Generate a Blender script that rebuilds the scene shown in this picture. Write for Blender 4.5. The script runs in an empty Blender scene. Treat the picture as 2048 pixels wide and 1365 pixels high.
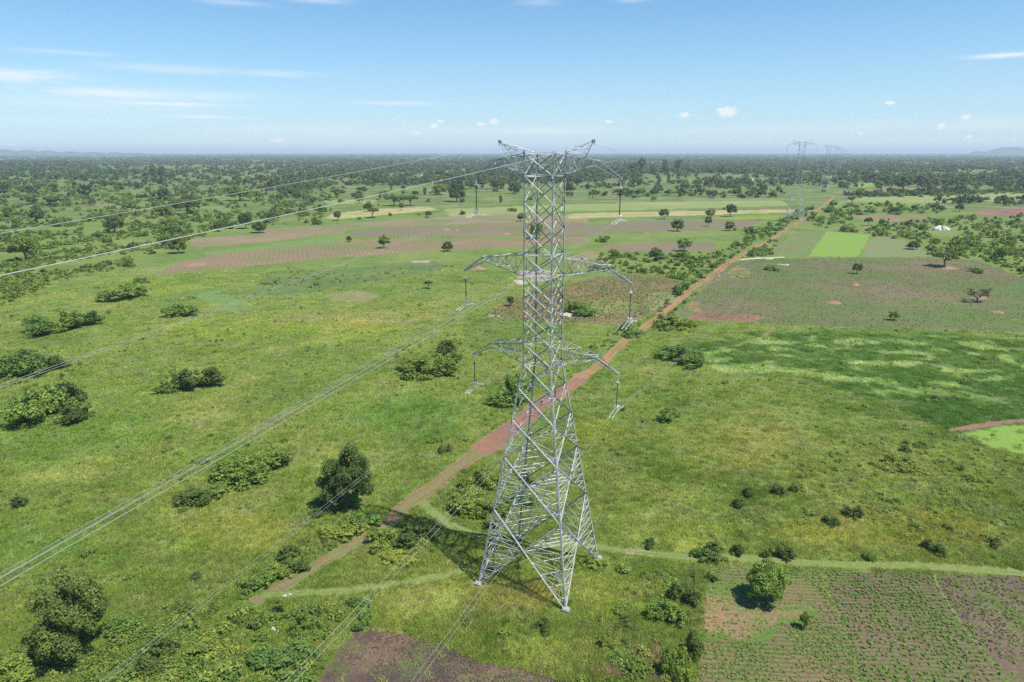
import bpy, bmesh, math, random
import numpy as np
from mathutils import Vector, Matrix

S = bpy.context.scene
COL = S.collection
random.seed(7)
RNG = np.random.default_rng(7)
R_ = math.radians

# ------------------------------------------------------------------ camera
CAMH = 65.0
PITCH = R_(15.5)
cam = bpy.data.cameras.new("camera")
cam.sensor_width = 36.0
cam.lens = 36.0 * 1365.0 / 2048.0
cam.clip_start = 0.5
cam.clip_end = 200000
camo = bpy.data.objects.new("camera", cam)
COL.objects.link(camo)
camo.location = (0, 0, CAMH)
camo.rotation_euler = (math.pi / 2 - PITCH, 0, 0)
S.camera = camo

# ------------------------------------------------------------------ light
SUN_EL = 62.0
SUN_AZ = 122.0          # compass bearing of the sun, clockwise from +Y
S.view_settings.view_transform = 'Standard'
S.view_settings.look = 'None'
S.view_settings.exposure = 0.75
S.view_settings.gamma = 1.0
S.render.engine = 'CYCLES'
S.cycles.max_bounces = 5
S.cycles.diffuse_bounces = 2
S.cycles.glossy_bounces = 2
S.cycles.transmission_bounces = 3
S.cycles.transparent_max_bounces = 6
S.cycles.volume_bounces = 0
S.cycles.use_denoising = False

sun = bpy.data.lights.new("sun", 'SUN')
sun.energy = 4.3
sun.angle = R_(0.53)
sun.color = (1.0, 0.955, 0.89)
suno = bpy.data.objects.new("sun", sun)
COL.objects.link(suno)
sd = Vector((math.sin(R_(SUN_AZ)) * math.cos(R_(SUN_EL)), math.cos(R_(SUN_AZ)) * math.cos(R_(SUN_EL)), math.sin(R_(SUN_EL))))
suno.rotation_euler = sd.to_track_quat('Z', 'Y').to_euler()
suno.location = sd * 300

W = bpy.data.worlds.new("World")
S.world = W
W.use_nodes = True
WSTR = 0.09

# ------------------------------------------------------------------ pixel <-> place
F_, CX, CY = 1365.0, 1024.0, 682.5
CAM = np.array([0, 0, CAMH])
AX = np.array([1.0, 0, 0]); AF = np.array([0, math.cos(PITCH), -math.sin(PITCH)]); AU = np.array([0, math.sin(PITCH), math.cos(PITCH)])


def G(x, y, z=0.0):
    """place on the ground seen at photograph pixel x, y"""
    d = AX * (x - CX) / F_ + AF - AU * (y - CY) / F_
    t = (z - CAMH) / d[2]
    return CAM + t * d


def Garr(x, y, z=0.0):
    x = np.asarray(x, float); y = np.asarray(y, float)
    d = AX[None] * ((x - CX) / F_)[:, None] + AF[None] - AU[None] * ((y - CY) / F_)[:, None]
    t = (z - CAMH) / d[:, 2]
    return CAM[None] + t[:, None] * d


def Parr(q):
    q = np.asarray(q, float) - CAM[None]
    dp = np.maximum(q @ AF, 1e-3)
    return CX + F_ * (q @ AX) / dp, CY - F_ * (q @ AU) / dp, q @ AF


def mpp(x, y):
    """metres per photograph pixel at the ground there"""
    return float((G(x, y) - CAM) @ AF) / F_


# ------------------------------------------------------------------ numpy noise
def vnoise(x, y, seed=0):
    xi = np.floor(x).astype(np.int64); yi = np.floor(y).astype(np.int64)
    fx = x - xi; fy = y - yi
    fx = fx * fx * (3 - 2 * fx); fy = fy * fy * (3 - 2 * fy)

    def h(a, b):
        n = (a * 374761393 + b * 668265263 + seed * 974711) & 0x7fffffff
        n = ((n ^ (n >> 13)) * 1274126177) & 0x7fffffff
        return ((n ^ (n >> 16)) & 0xffff) / 65535.0
    return (h(xi, yi) * (1 - fx) + h(xi + 1, yi) * fx) * (1 - fy) + (h(xi, yi + 1) * (1 - fx) + h(xi + 1, yi + 1) * fx) * fy


def fbm(x, y, seed=0, o=4):
    s = 0; a = 0.5; t = 0
    for k in range(o):
        s = s + a * vnoise(x, y, seed + k * 17); t += a
        x = x * 2.03; y = y * 2.03; a *= 0.5
    return s / t


def polysd(px, py, poly):
    """signed distance (inside positive) to a polygon"""
    px = np.asarray(px, float); py = np.asarray(py, float)
    best = np.full(px.shape, 1e18); ins = np.zeros(px.shape, bool)
    n = len(poly)
    for i in range(n):
        x0, y0 = poly[i]; x1, y1 = poly[(i + 1) % n]
        dx, dy = x1 - x0, y1 - y0
        t = np.clip(((px - x0) * dx + (py - y0) * dy) / (dx * dx + dy * dy + 1e-9), 0, 1)
        best = np.minimum(best, (px - x0 - t * dx) ** 2 + (py - y0 - t * dy) ** 2)
        c = ((y0 > py) != (y1 > py)) & (px < dx * (py - y0) / (dy if abs(dy) > 1e-9 else 1e-9) + x0)
        ins ^= c
    d = np.sqrt(best)
    return np.where(ins, d, -d)


def sstep(a, b, x):
    t = np.clip((x - a) / (b - a), 0, 1)
    return t * t * (3 - 2 * t)


# ------------------------------------------------------------------ objects
def tag(o, label=None, cat=None, group=None, kind=None):
    if label: o['label'] = label
    if cat: o['category'] = cat
    if group: o['group'] = group
    if kind: o['kind'] = kind
    return o


def empty(name, loc=(0, 0, 0), rz=0.0):
    o = bpy.data.objects.new(name, None)
    o.empty_display_size = 0.5
    o.location = loc
    o.rotation_euler = (0, 0, rz)
    COL.objects.link(o)
    return o


def meshdata(name, verts, faces, mat=None, smooth=False):
    me = bpy.data.meshes.new(name)
    me.from_pydata([tuple(v) for v in verts], [], [tuple(f) for f in faces])
    if mat: me.materials.append(mat)
    if smooth: me.polygons.foreach_set('use_smooth', [True] * len(me.polygons))
    me.update()
    return me


def quickmesh(name, V, Fq, mat=None):
    """numpy verts (n,3), faces (m,k)"""
    V = np.asarray(V, np.float32); Fq = np.asarray(Fq, np.int32)
    me = bpy.data.meshes.new(name)
    me.vertices.add(len(V)); me.vertices.foreach_set('co', V.ravel())
    k = Fq.shape[1]
    me.loops.add(Fq.size); me.loops.foreach_set('vertex_index', Fq.ravel())
    me.polygons.add(len(Fq)); me.polygons.foreach_set('loop_start', np.arange(0, Fq.size, k, dtype=np.int32))
    if mat: me.materials.append(mat)
    me.update(calc_edges=True)
    return me


def link(name, me, parent=None, loc=None):
    o = bpy.data.objects.new(name, me)
    COL.objects.link(o)
    if parent: o.parent = parent
    if loc is not None: o.location = loc
    return o


# ------------------------------------------------------------------ materials
class NT:
    def __init__(s, tree): s.t = tree; s.n = tree.nodes; s.l = tree.links

    def node(s, ty, **kw):
        n = s.n.new(ty)
        for k, v in kw.items(): setattr(n, k, v)
        return n

    def put(s, sock, v):
        if isinstance(v, bpy.types.NodeSocket): s.l.new(v, sock)
        elif v is not None:
            if sock.type == 'RGBA' and not isinstance(v, (int, float)) and len(v) == 3: v = (*v, 1)
            sock.default_value = v

    def math(s, op, a, b=None, c=None, clamp=False):
        n = s.node('ShaderNodeMath', operation=op, use_clamp=clamp)
        for i, v in enumerate((a, b, c)):
            if v is not None: s.put(n.inputs[i], v)
        return n.outputs[0]

    def vmath(s, op, a, b=None):
        n = s.node('ShaderNodeVectorMath', operation=op)
        s.put(n.inputs[0], a)
        if b is not None: s.put(n.inputs[1], b)
        return n.outputs[0]

    def mix(s, f, a, b, mode='MIX'):
        n = s.node('ShaderNodeMix', data_type='RGBA', blend_type=mode, clamp_factor=True, clamp_result=False)
        s.put(n.inputs[0], f); s.put(n.inputs[6], a); s.put(n.inputs[7], b)
        return n.outputs[2]

    def noise(s, vec, scale, detail=4, rough=0.55, dist=0.0):
        n = s.node('ShaderNodeTexNoise')
        s.put(n.inputs['Vector'], vec)
        n.inputs['Scale'].default_value = scale; n.inputs['Detail'].default_value = detail
        n.inputs['Roughness'].default_value = rough; n.inputs['Distortion'].default_value = dist
        return n.outputs['Fac']

    def ramp(s, f, stops, interp='LINEAR'):
        n = s.node('ShaderNodeValToRGB')
        n.color_ramp.interpolation = interp
        e = n.color_ramp.elements
        while len(e) < len(stops): e.new(0.5)
        for i, (p, c) in enumerate(stops):
            e[i].position = p
            e[i].color = (*c, 1) if not isinstance(c, (int, float)) else (c, c, c, 1)
        s.put(n.inputs[0], f)
        return n.outputs[0]

    def rng(s, f, a, b, c=0.0, d=1.0, smooth=True):
        n = s.node('ShaderNodeMapRange', interpolation_type='SMOOTHSTEP' if smooth else 'LINEAR')
        s.put(n.inputs[0], f)
        for i, v in enumerate((a, b, c, d)): n.inputs[i + 1].default_value = v
        return n.outputs[0]

    def sep(s, v):
        n = s.node('ShaderNodeSeparateXYZ'); s.put(n.inputs[0], v); return n.outputs

    def attr(s, name, ty='GEOMETRY'):
        return s.node('ShaderNodeAttribute', attribute_name=name, attribute_type=ty)

    def pos(s): return s.node('ShaderNodeNewGeometry').outputs['Position']


def newmat(name):
    m = bpy.data.materials.new(name); m.use_nodes = True
    m.node_tree.nodes.clear()
    return m, NT(m.node_tree)


def out(nt, shader):
    o = nt.node('ShaderNodeOutputMaterial'); nt.l.new(shader, o.inputs['Surface'])


def principled(nt, col, rough=0.9, metal=0.0, spec=0.2, normal=None):
    b = nt.node('ShaderNodeBsdfPrincipled')
    nt.put(b.inputs['Base Color'], col); nt.put(b.inputs['Roughness'], rough); nt.put(b.inputs['Metallic'], metal)
    b.inputs['Specular IOR Level'].default_value = spec
    if normal is not None: nt.l.new(normal, b.inputs['Normal'])
    return b.outputs[0]


def bump(nt, h, strength=0.5, dist=0.2):
    b = nt.node('ShaderNodeBump'); b.inputs['Strength'].default_value = strength; b.inputs['Distance'].default_value = dist
    nt.l.new(h, b.inputs['Height']); return b.outputs[0]


# grass colour group: world position -> albedo
GG = bpy.data.node_groups.new("grass_colour", 'ShaderNodeTree')
GG.interface.new_socket("Color", in_out='OUTPUT', socket_type='NodeSocketColor')
g = NT(GG)
p = g.pos()
n1 = g.noise(p, 0.022, 6, 0.62, 0.6)
n2 = g.noise(p, 0.11, 5, 0.62)
n3 = g.noise(p, 0.9, 4, 0.7)
c = g.ramp(n1, [(0.30, (0.125, 0.190, 0.034)), (0.46, (0.180, 0.240, 0.046)), (0.58, (0.225, 0.265, 0.056)), (0.72, (0.285, 0.290, 0.085))])
c = g.mix(g.rng(n2, 0.46, 0.70, 0, 0.55), c, (0.250, 0.255, 0.100))
c = g.mix(g.rng(n2, 0.46, 0.28, 0, 0.75), c, (0.115, 0.185, 0.028))
n4 = g.noise(p, 0.35, 4, 0.7)
c = g.mix(g.rng(n4, 0.58, 0.74, 0, 0.5), c, (0.30, 0.255, 0.14))
k = g.rng(n3, 0.28, 0.72, 0.72, 1.30, False)
c = g.mix(1.0, c, k, 'MULTIPLY')
# patchwork of small holdings far out on the plain
vo = g.node('ShaderNodeTexVoronoi', voronoi_dimensions='2D', feature='F1')
mp = g.node('ShaderNodeMapping'); mp.inputs['Scale'].default_value = (0.0065, 0.0085, 1); mp.inputs['Rotation'].default_value = (0, 0, 0.3)
wob = g.vmath('SCALE', g.node('ShaderNodeTexNoise').outputs['Color'])
g.l.new(p, mp.inputs[0]); g.l.new(mp.outputs[0], vo.inputs['Vector'])
vc = g.sep(vo.outputs['Color'])[0]
fc = g.ramp(vc, [(0.0, (0.10, 0.155, 0.035)), (0.25, (0.16, 0.225, 0.045)), (0.45, (0.21, 0.235, 0.06)), (0.6, (0.12, 0.18, 0.04)), (0.76, (0.28, 0.235, 0.12)), (0.88, (0.22, 0.15, 0.10)), (0.97, (0.16, 0.24, 0.05))], 'CONSTANT')
yy = g.sep(p)[1]
c = g.mix(g.rng(yy, 560, 900, 0, 0.62), c, fc)
go = g.node('NodeGroupOutput'); g.l.new(c, go.inputs[0])


def grasscol(nt):
    n = nt.node('ShaderNodeGroup'); n.node_tree = GG; return n.outputs[0]


def mat_ground():
    m, nt = newmat("meadow_grass")
    c = grasscol(nt)
    c = nt.mix(1.0, c, nt.attr('tint').outputs['Color'], 'MULTIPLY')
    c = nt.mix(1.0, c, (0.63, 0.70, 0.78), 'MULTIPLY')
    h = nt.noise(nt.pos(), 1.3, 5, 0.75)
    out(nt, principled(nt, c, 0.95, 0, 0.1, bump(nt, h, 0.9, 0.5)))
    return m


def mat_tuft():
    m, nt = newmat("grass_blades")
    c = grasscol(nt)
    c = nt.mix(1.0, c, nt.attr('tint', 'INSTANCER').outputs['Color'], 'MULTIPLY')
    t = nt.attr('tone').outputs['Fac']
    c = nt.mix(1.0, c, nt.rng(t, 0, 1, 1.02, 1.85, False), 'MULTIPLY')
    d = nt.node('ShaderNodeBsdfDiffuse'); nt.put(d.inputs[0], c)
    tr = nt.node('ShaderNodeBsdfTranslucent'); nt.put(tr.inputs[0], c)
    mx = nt.node('ShaderNodeMixShader'); mx.inputs[0].default_value = 0.35
    nt.l.new(d.outputs[0], mx.inputs[1]); nt.l.new(tr.outputs[0], mx.inputs[2])
    out(nt, mx.outputs[0])
    return m


def mat_leaf(name, a, b, dry=None, trans=0.38):
    m, nt = newmat(name)
    t = nt.attr('tone').outputs['Fac']
    c = nt.mix(t, a, b)
    oi = nt.node('ShaderNodeObjectInfo').outputs['Random']
    c = nt.mix(1.0, c, nt.ramp(oi, [(0.0, (0.75, 0.82, 0.8)), (0.35, (1.05, 1.0, 0.9)), (0.7, (1.25, 1.12, 0.9)), (1.0, (0.9, 1.05, 1.0))]), 'MULTIPLY')
    if dry: c = nt.mix(nt.rng(nt.noise(nt.pos(), 0.8, 2), 0.6, 0.7), c, dry)
    pb = nt.node('ShaderNodeBsdfPrincipled')
    nt.put(pb.inputs['Base Color'], c); pb.inputs['Roughness'].default_value = 0.55; pb.inputs['Specular IOR Level'].default_value = 0.25
    tr = nt.node('ShaderNodeBsdfTranslucent'); nt.put(tr.inputs[0], nt.mix(1.0, c, (1.1, 1.15, 0.6), 'MULTIPLY'))
    mx = nt.node('ShaderNodeMixShader'); mx.inputs[0].default_value = trans
    nt.l.new(pb.outputs[0], mx.inputs[1]); nt.l.new(tr.outputs[0], mx.inputs[2])
    out(nt, mx.outputs[0])
    return m


def mat_plain(name, col, rough=0.85, metal=0.0, var=0.25, scale=3.0, spec=0.25):
    m, nt = newmat(name)
    n = nt.noise(nt.pos(), scale, 4, 0.65)
    c = nt.mix(1.0, col, nt.rng(n, 0.25, 0.75, 1 - var, 1 + var, False), 'MULTIPLY')
    out(nt, principled(nt, c, rough, metal, spec, bump(nt, n, 0.15, 0.02)))
    return m


def mat_field(name, soil, soil2, green, cover=0.4, gscale=0.6, ang=0.0, pitch=0.0, rows=0.0, soft=3.0, wet=0.0, big=0.03, crown_=0.0):
    """tilled ground: soil in two tones, plants as patches, rows across the slope; blends into grass at the ragged rim"""
    m, nt = newmat(name)
    p = nt.pos()
    e = nt.attr('edge').outputs['Fac']
    s = nt.mix(nt.rng(nt.noise(p, big, 5, 0.6, 0.4), 0.38, 0.64), soil, soil2)
    if crown_:
        md_ = nt.attr('mid').outputs['Fac']
        s = nt.mix(nt.math('MULTIPLY', nt.rng(nt.math('ABSOLUTE', nt.math('SUBTRACT', md_, .52)), .0, .16, 1, 0), .55), s, soil2 if wet else (soil[0] * .72, soil[1] * .72, soil[2] * .74))
    s = nt.mix(1.0, s, nt.rng(nt.noise(p, 2.0, 5, 0.8), 0.28, 0.72, 0.55, 1.45, False), 'MULTIPLY')
    gn = nt.noise(p, gscale, 3, 0.75)
    gl = nt.noise(p, big * 1.3, 4, 0.6)
    val = nt.math('ADD', nt.math('MULTIPLY', gn, 0.5), nt.math('MULTIPLY', gl, 0.5))
    h = gn
    if rows:
        x, y, _ = nt.sep(p)
        w = nt.math('ADD', nt.math('MULTIPLY', x, math.cos(ang) / pitch), nt.math('MULTIPLY', y, math.sin(ang) / pitch))
        w = nt.math('ADD', w, nt.math('MULTIPLY', nt.noise(p, 0.05, 2), 1.5))
        w = nt.math('SINE', nt.math('MULTIPLY', w, 2 * math.pi))
        val = nt.math('ADD', val, nt.math('MULTIPLY', w, rows * 0.2))
        h = nt.math('ADD', gn, nt.math('MULTIPLY', w, 0.6))
        s = nt.mix(1.0, s, nt.rng(w, -1, 1, 1 - 0.22 * rows, 1 + 0.22 * rows), 'MULTIPLY')
    if crown_: val = nt.math('ADD', val, nt.math('MULTIPLY', nt.rng(md_, .70, .98), crown_))
    if soft < .05: val = nt.math('ADD', val, nt.rng(e, 0, 1.6, .13, 0))
    t = 0.5 + (0.5 - cover) * 0.42
    gf = nt.rng(val, t - 0.05, t + 0.05)
    gcol = nt.mix(1.0, green, nt.rng(nt.noise(p, 2.6, 5, 0.85), 0.3, 0.7, 0.5, 1.45, False), 'MULTIPLY')
    c = nt.mix(gf, s, gcol)
    gcl = nt.mix(1.0, grasscol(nt), (0.63, 0.70, 0.78), 'MULTIPLY')
    ef = nt.math('ADD', nt.math('DIVIDE', e, soft), nt.math('MULTIPLY', nt.math('SUBTRACT', nt.noise(p, 0.5, 4, 0.7), 0.5), 1.3))
    c = nt.mix(nt.rng(ef, 0.1, 0.6), gcl, c)
    r = 0.92
    if wet:
        wn = nt.rng(nt.noise(p, 0.16, 4, 0.6), 0.47, 0.58, 0, wet)
        c = nt.mix(nt.math('MULTIPLY', wn, 0.55), c, (0.19, 0.108, 0.095))
        r = nt.math('SUBTRACT', 0.9, nt.math('MULTIPLY', wn, 0.45))
    out(nt, principled(nt, c, r, 0, 0.2, bump(nt, h, 0.7, 0.25)))
    return m


M_GROUND = mat_ground()
M_TUFT = mat_tuft()
M_DARK = mat_leaf("dark_leaves", (0.062, 0.105, 0.028), (0.145, 0.210, 0.052))
M_OLIVE = mat_leaf('olive_leaves', (0.080, 0.130, 0.034), (0.185, 0.250, 0.066))
M_FAR = mat_leaf('woodland_leaves', (0.058, 0.094, 0.028), (0.130, 0.185, 0.052))
M_MID = mat_leaf("mid_leaves", (0.110, 0.180, 0.036), (0.235, 0.330, 0.070))
M_LITE = mat_leaf("light_leaves", (0.150, 0.215, 0.040), (0.300, 0.365, 0.085))
M_FRESH = mat_leaf("fresh_leaves", (0.100, 0.180, 0.040), (0.215, 0.335, 0.076))
M_CROP = mat_leaf("crop_leaves", (0.100, 0.170, 0.040), (0.205, 0.305, 0.080))
M_DRY = mat_leaf("dry_twigs", (0.16, 0.14, 0.085), (0.26, 0.22, 0.14), None, 0.1)
M_STRAW = mat_leaf("dry_straw", (0.22, 0.13, 0.09), (0.36, 0.24, 0.18), None, 0.1)
M_BARK = mat_plain("bark", (0.13, 0.10, 0.075), 0.95, 0, 0.3, 6)
M_STEEL = None


def mat_steel():
    m, nt = newmat("galvanised_steel")
    n = nt.rng(nt.noise(nt.pos(), 0.9, 5, 0.7), .3, .7)
    c = nt.mix(n, (0.26, 0.27, 0.27), (0.46, 0.47, 0.47))
    out(nt, principled(nt, c, 0.62, 0.12, 0.35))
    return m


M_STEEL = mat_steel()
M_WIRE = mat_plain("aluminium_wire", (0.30, 0.30, 0.285), 0.55, 0.3, 0.1, 0.5, 0.3)
M_EARTHWIRE = mat_plain('pale_wire', (0.46, 0.46, 0.44), .5, .2, .1, .5, .4)
M_FIT = mat_plain("bright_fittings", (0.75, 0.76, 0.76), 0.35, 0.4, 0.1, 3, 0.5)
M_GLASSY = mat_plain("dark_insulator", (0.055, 0.05, 0.055), 0.3, 0, 0.15, 6, 0.5)
M_CONC = mat_plain("concrete", (0.34, 0.32, 0.29), 0.9, 0, 0.25, 2)
M_ROCK = mat_plain("pale_rock", (0.27, 0.215, 0.18), 0.95, 0, 0.4, 0.6)
M_WROCK = mat_plain("white_rock", (0.40, 0.355, 0.30), 0.95, 0, 0.3, 0.4)
M_MOUND = mat_plain("red_earth_mound", (0.245, 0.150, 0.092), 0.95, 0, 0.35, 0.9)

# ------------------------------------------------------------------ tint of the meadow (grass that really differs in colour)
MEADOW = [(1375, 690), (1470, 672), (1565, 657), (1700, 660), (1900, 668), (2200, 675), (2200, 840), (2040, 845), (1900, 852), (1760, 800), (1600, 760), (1480, 745), (1385, 730)]
ZONES = [  # ellipse x, y, rx, ry, tint
    (1350, 1050, 160, 66, (1.34, 1.26, 1.3)), (1410, 1120, 130, 30, (1.34, 1.26, 1.3)), (830, 1205, 130, 40, (1.28, 1.22, 1.25)),
    (900, 1170, 80, 22, (1.12, 1.06, 1.05)), (1010, 1195, 95, 34, (1.25, 1.02, 1.25)), (1230, 1190, 150, 50, (1.28, 1.18, 1.2)), (720, 640, 260, 16, (1.18, 1.0, 1.2)),
    (820, 605, 140, 14, (1.18, 1.05, 1.1)), (560, 660, 280, 26, (1.2, 1.14, 0.9)), (330, 570, 120, 16, (1.12, 1.1, 0.9)), (150, 860, 220, 70, (0.85, 1.0, 0.85)),
    (1120, 1300, 200, 40, (1.3, 1.2, 1.3)), (820, 830, 160, 60, (0.78, 0.95, 0.8)), (400, 900, 120, 50, (0.85, 0.97, 0.8)), (450, 1060, 160, 50, (1.2, 1.08, 1.0)), (1450, 900, 180, 50, (1.1, 1.02, 0.95)),
    (1800, 1060, 260, 40, (1.2, 1.05, 0.9)), (1230, 690, 100, 26, (1.05, 1.05, 0.9)), (1200, 870, 60, 40, (1.25, 1.1, 0.95)), (60, 1100, 160, 60, (0.85, 1.0, 0.9)),
    (1230, 417, 120, 5, (1.5, 1.4, 0.9)), (1500, 437, 80, 6, (1.3, 1.3, 0.8)), (1760, 412, 150, 12, (1.05, 1.2, 0.9)), (700, 437, 60, 6, (0.7, 1.1, 0.7)),
]


def tint_at(q):
    x, y, dp = Parr(q)
    t = np.ones((len(q), 3))
    ok = (dp > 20) & (y > 330)
    for cx, cy, rx, ry, tc in ZONES:
        d = np.sqrt(((x - cx) / rx) ** 2 + ((y - cy) / ry) ** 2) + (fbm(q[:, 0] / 9, q[:, 1] / 9, 3) - 0.5) * 1.1
        f = sstep(1.15, 0.55, d) * ok
        t *= 1 + f[:, None] * (np.array(tc) - 1)
    f = sstep(-14, 14, polysd(x, y, MEADOW) + (fbm(q[:, 0] / 12, q[:, 1] / 12, 5) - 0.5) * 40) * ok
    t *= 1 + f[:, None] * (np.array((0.46, 0.66, 0.52)) - 1)
    # flattened pale seed heads in streaks lying across the meadow
    s = fbm(q[:, 0] / 9, q[:, 1] / 4, 9, 5)
    m2 = sstep(-30, 20, polysd(x, y, [(1340, 690), (1560, 660), (2150, 690), (2150, 800), (1900, 800), (1560, 790), (1380, 760)])) * ok
    f = sstep(0.53, 0.62, s) * m2 * f
    t *= 1 + f[:, None] * (np.array((3.0, 2.15, 3.5)) - 1)
    f = sstep(0.63, 0.75, fbm(q[:, 0] / 16 + 40, q[:, 1] / 8, 12, 4)) * ok * (y > 640)
    t *= 1 + f[:, None] * (np.array((1.25, 1.15, 1.3)) - 1)
    return t


# ------------------------------------------------------------------ ground: one sheet to the horizon
def build_ground():
    r = [20.0]
    while r[-1] < 52000: r.append(r[-1] * (1.011 if r[-1] < 1500 else 1.05))
    r = np.array(r)
    a = np.concatenate([np.arange(-64, 64, 0.5), np.arange(64, 296, 8)])
    a = np.radians(a); na = len(a)
    rr, aa = np.meshgrid(r, a, indexing='ij')
    V = np.stack([rr * np.sin(aa), rr * np.cos(aa), 0 * rr], -1).reshape(-1, 3)
    V = np.vstack([V, [[0, 0, 0]]])
    i = np.arange(len(r) - 1)[:, None] * na; j = np.arange(na)[None]; j2 = (j + 1) % na
    Fq = np.stack([i + j, i + na + j, i + na + j2, i + j2], -1).reshape(-1, 4)[:, ::-1]
    me = quickmesh("ground", V, Fq, M_GROUND)
    t = np.ones((len(V), 4)); t[:, :3] = tint_at(V)
    at = me.attributes.new('tint', 'FLOAT_COLOR', 'POINT'); at.data.foreach_set('color', t.astype(np.float32).ravel())
    o = link("ground", me); tag(o, "wide flat green savanna grassland reaching to the horizon", "ground", kind='structure')
    return o


build_ground()

SHEETS = []    # (polygon, weed probability) kept clear of tufts


def sheet(name, poly, mat, z, label, cat="field", step=(3.0, 1.6), rag=6.0, keep=0.05, soft_px=None, kind='structure'):
    xs = [q[0] for q in poly]; ys = [q[1] for q in poly]
    gx = np.arange(min(xs) - 8, max(xs) + 8, step[0]); gy = np.arange(max(min(ys) - 5, 308), max(ys) + 5, step[1])
    X, Y = np.meshgrid(gx, gy, indexing='ij')
    q = Garr(X.ravel(), Y.ravel())
    # signed distance on the ground, in metres
    gp = [tuple(G(*c)[:2]) for c in poly]
    sdm = polysd(q[:, 0], q[:, 1], gp)
    mp_ = (q - CAM) @ AF / F_
    nz = (fbm(q[:, 0] / 4, q[:, 1] / 4, 21, 4) - 0.5) * rag * 0.35 + (fbm(q[:, 0] / 25, q[:, 1] / 25, 22, 2) - 0.5) * rag * 0.5
    sdm = sdm + nz
    ok = sdm > -0.3
    n0, n1_ = X.shape
    idx = np.arange(n0 * n1_).reshape(n0, n1_)
    f = np.stack([idx[:-1, :-1], idx[:-1, 1:], idx[1:, 1:], idx[1:, :-1]], -1).reshape(-1, 4)
    f = f[ok[f].all(1)]
    z = 0.006 + 0.0008 * len(SHEETS)
    us = np.unique(f); rm = np.full(n0 * n1_, -1); rm[us] = np.arange(len(us))
    V = q[us]; V[:, 2] = z
    me = quickmesh(name, V, rm[f], mat)
    at = me.attributes.new('edge', 'FLOAT', 'POINT'); at.data.foreach_set('value', sdm[us].astype(np.float32))
    o = link(name, me); tag(o, label, cat, kind=kind)
    SHEETS.append((poly, keep))
    return o


SOIL = (0.185, 0.125, 0.095); SOILD = (0.120, 0.082, 0.070); SOILR = (0.30, 0.150, 0.080); SOILP = (0.215, 0.150, 0.120)
GRN = (0.088, 0.140, 0.028); GRND = (0.065, 0.12, 0.04); BRIGHT = (0.17, 0.30, 0.05)
m_plough = mat_field("dark_ploughed_soil", (0.070, 0.049, 0.043), (0.150, 0.095, 0.066), (0.095, 0.125, 0.040), 0.36, 3.0, soft=.8, big=0.10)
m_beans = mat_field("young_crop_on_red_soil", (0.215, 0.135, 0.075), (0.15, 0.115, 0.064), GRN, 0.46, 3.2, 1.5, .84, .35, soft=.7, big=0.06)
m_rows = mat_field("crop_rows_on_grey_soil", (0.150, 0.112, 0.068), (0.122, 0.090, 0.056), GRN, 0.34, 3.0, 1.50, .8, 0.4, soft=.6, big=0.05)
m_sparse = mat_field("sparse_crop_soil", (0.142, 0.104, 0.070), (0.108, 0.079, 0.056), GRN, 0.34, 3.0, soft=.6, big=0.06)
m_big = mat_field("wide_mixed_crop", (0.155, 0.120, 0.074), (0.138, 0.102, 0.064), (0.084, 0.130, 0.032), 0.50, 1.5, 1.2, 2.2, 0.25, soft=3, big=0.013)
m_maroon = mat_field("maroon_tilled_soil", (0.155, 0.085, 0.065), (0.22, 0.115, 0.075), GRN, 0.12, 0.5, soft=2.0)
m_olive = mat_field("olive_fallow", (0.19, 0.155, 0.075), (0.15, 0.13, 0.06), (0.11, 0.17, 0.045), 0.6, 0.4, 0.4, 2.4, 0.4, soft=2)
m_bright = mat_field("bright_young_crop", (0.145, 0.205, 0.04), (0.12, 0.19, 0.035), (0.155, 0.240, 0.040), 0.8, 0.4, soft=2)
m_weedy = mat_field("weedy_crop", (0.175, 0.145, 0.085), (0.17, 0.16, 0.075), (0.130, 0.185, 0.058), 0.55, 0.5, soft=3)
m_tan = mat_field("tan_plot_with_rows", (0.205, 0.118, 0.070), (0.250, 0.124, 0.070), (0.085, 0.130, 0.038), 0.38, 0.9, 2.35, 2.6, 1.0, soft=2.0, big=0.03)
m_red = mat_field("reddish_ploughed_band", (0.180, 0.130, 0.078), (0.215, 0.140, 0.082), (0.125, 0.155, 0.048), 0.44, 0.5, 0.3, 3.0, 0.12, soft=7, big=0.018)
m_purp = mat_field("mauve_furrowed_soil", (0.158, 0.122, 0.080), (0.180, 0.132, 0.082), (0.115, 0.145, 0.048), 0.42, 0.6, 0.15, 3.0, 0.3, soft=6, big=0.012)
m_band = mat_field("mixed_brown_strip", (0.190, 0.142, 0.086), (0.225, 0.158, 0.096), (0.115, 0.155, 0.045), 0.44, 0.7, soft=4, big=0.014)
m_strip = mat_field("green_strip_crop", (0.13, 0.165, 0.05), (0.16, 0.16, 0.065), (0.115, 0.185, 0.05), 0.6, 0.3, soft=4)
m_wheat = mat_field("dry_straw_field", (0.33, 0.275, 0.13), (0.29, 0.25, 0.11), (0.2, 0.22, 0.07), 0.42, 0.3, soft=10)
m_pasture = mat_field("pale_pasture", (0.24, 0.225, 0.09), (0.17, 0.21, 0.06), (0.16, 0.22, 0.06), 0.5, 0.2, soft=8, big=0.008)
m_cass = mat_field("cassava_ground", (0.09, 0.135, 0.038), (0.12, 0.155, 0.042), (0.075, 0.125, 0.036), 0.5, 0.4, soft=3)
m_road = mat_field("red_murram", (0.290, 0.158, 0.076), (0.215, 0.128, 0.068), (0.13, 0.15, 0.045), 0.20, 0.5, soft=1.0, big=0.05, crown_=.16)
m_mud = mat_field("wet_red_mud", (0.235, 0.116, 0.064), (0.180, 0.098, 0.066), (0.2, 0.15, 0.07), 0.06, 0.4, soft=0.9, wet=1.0, big=0.07, crown_=.05)
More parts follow.
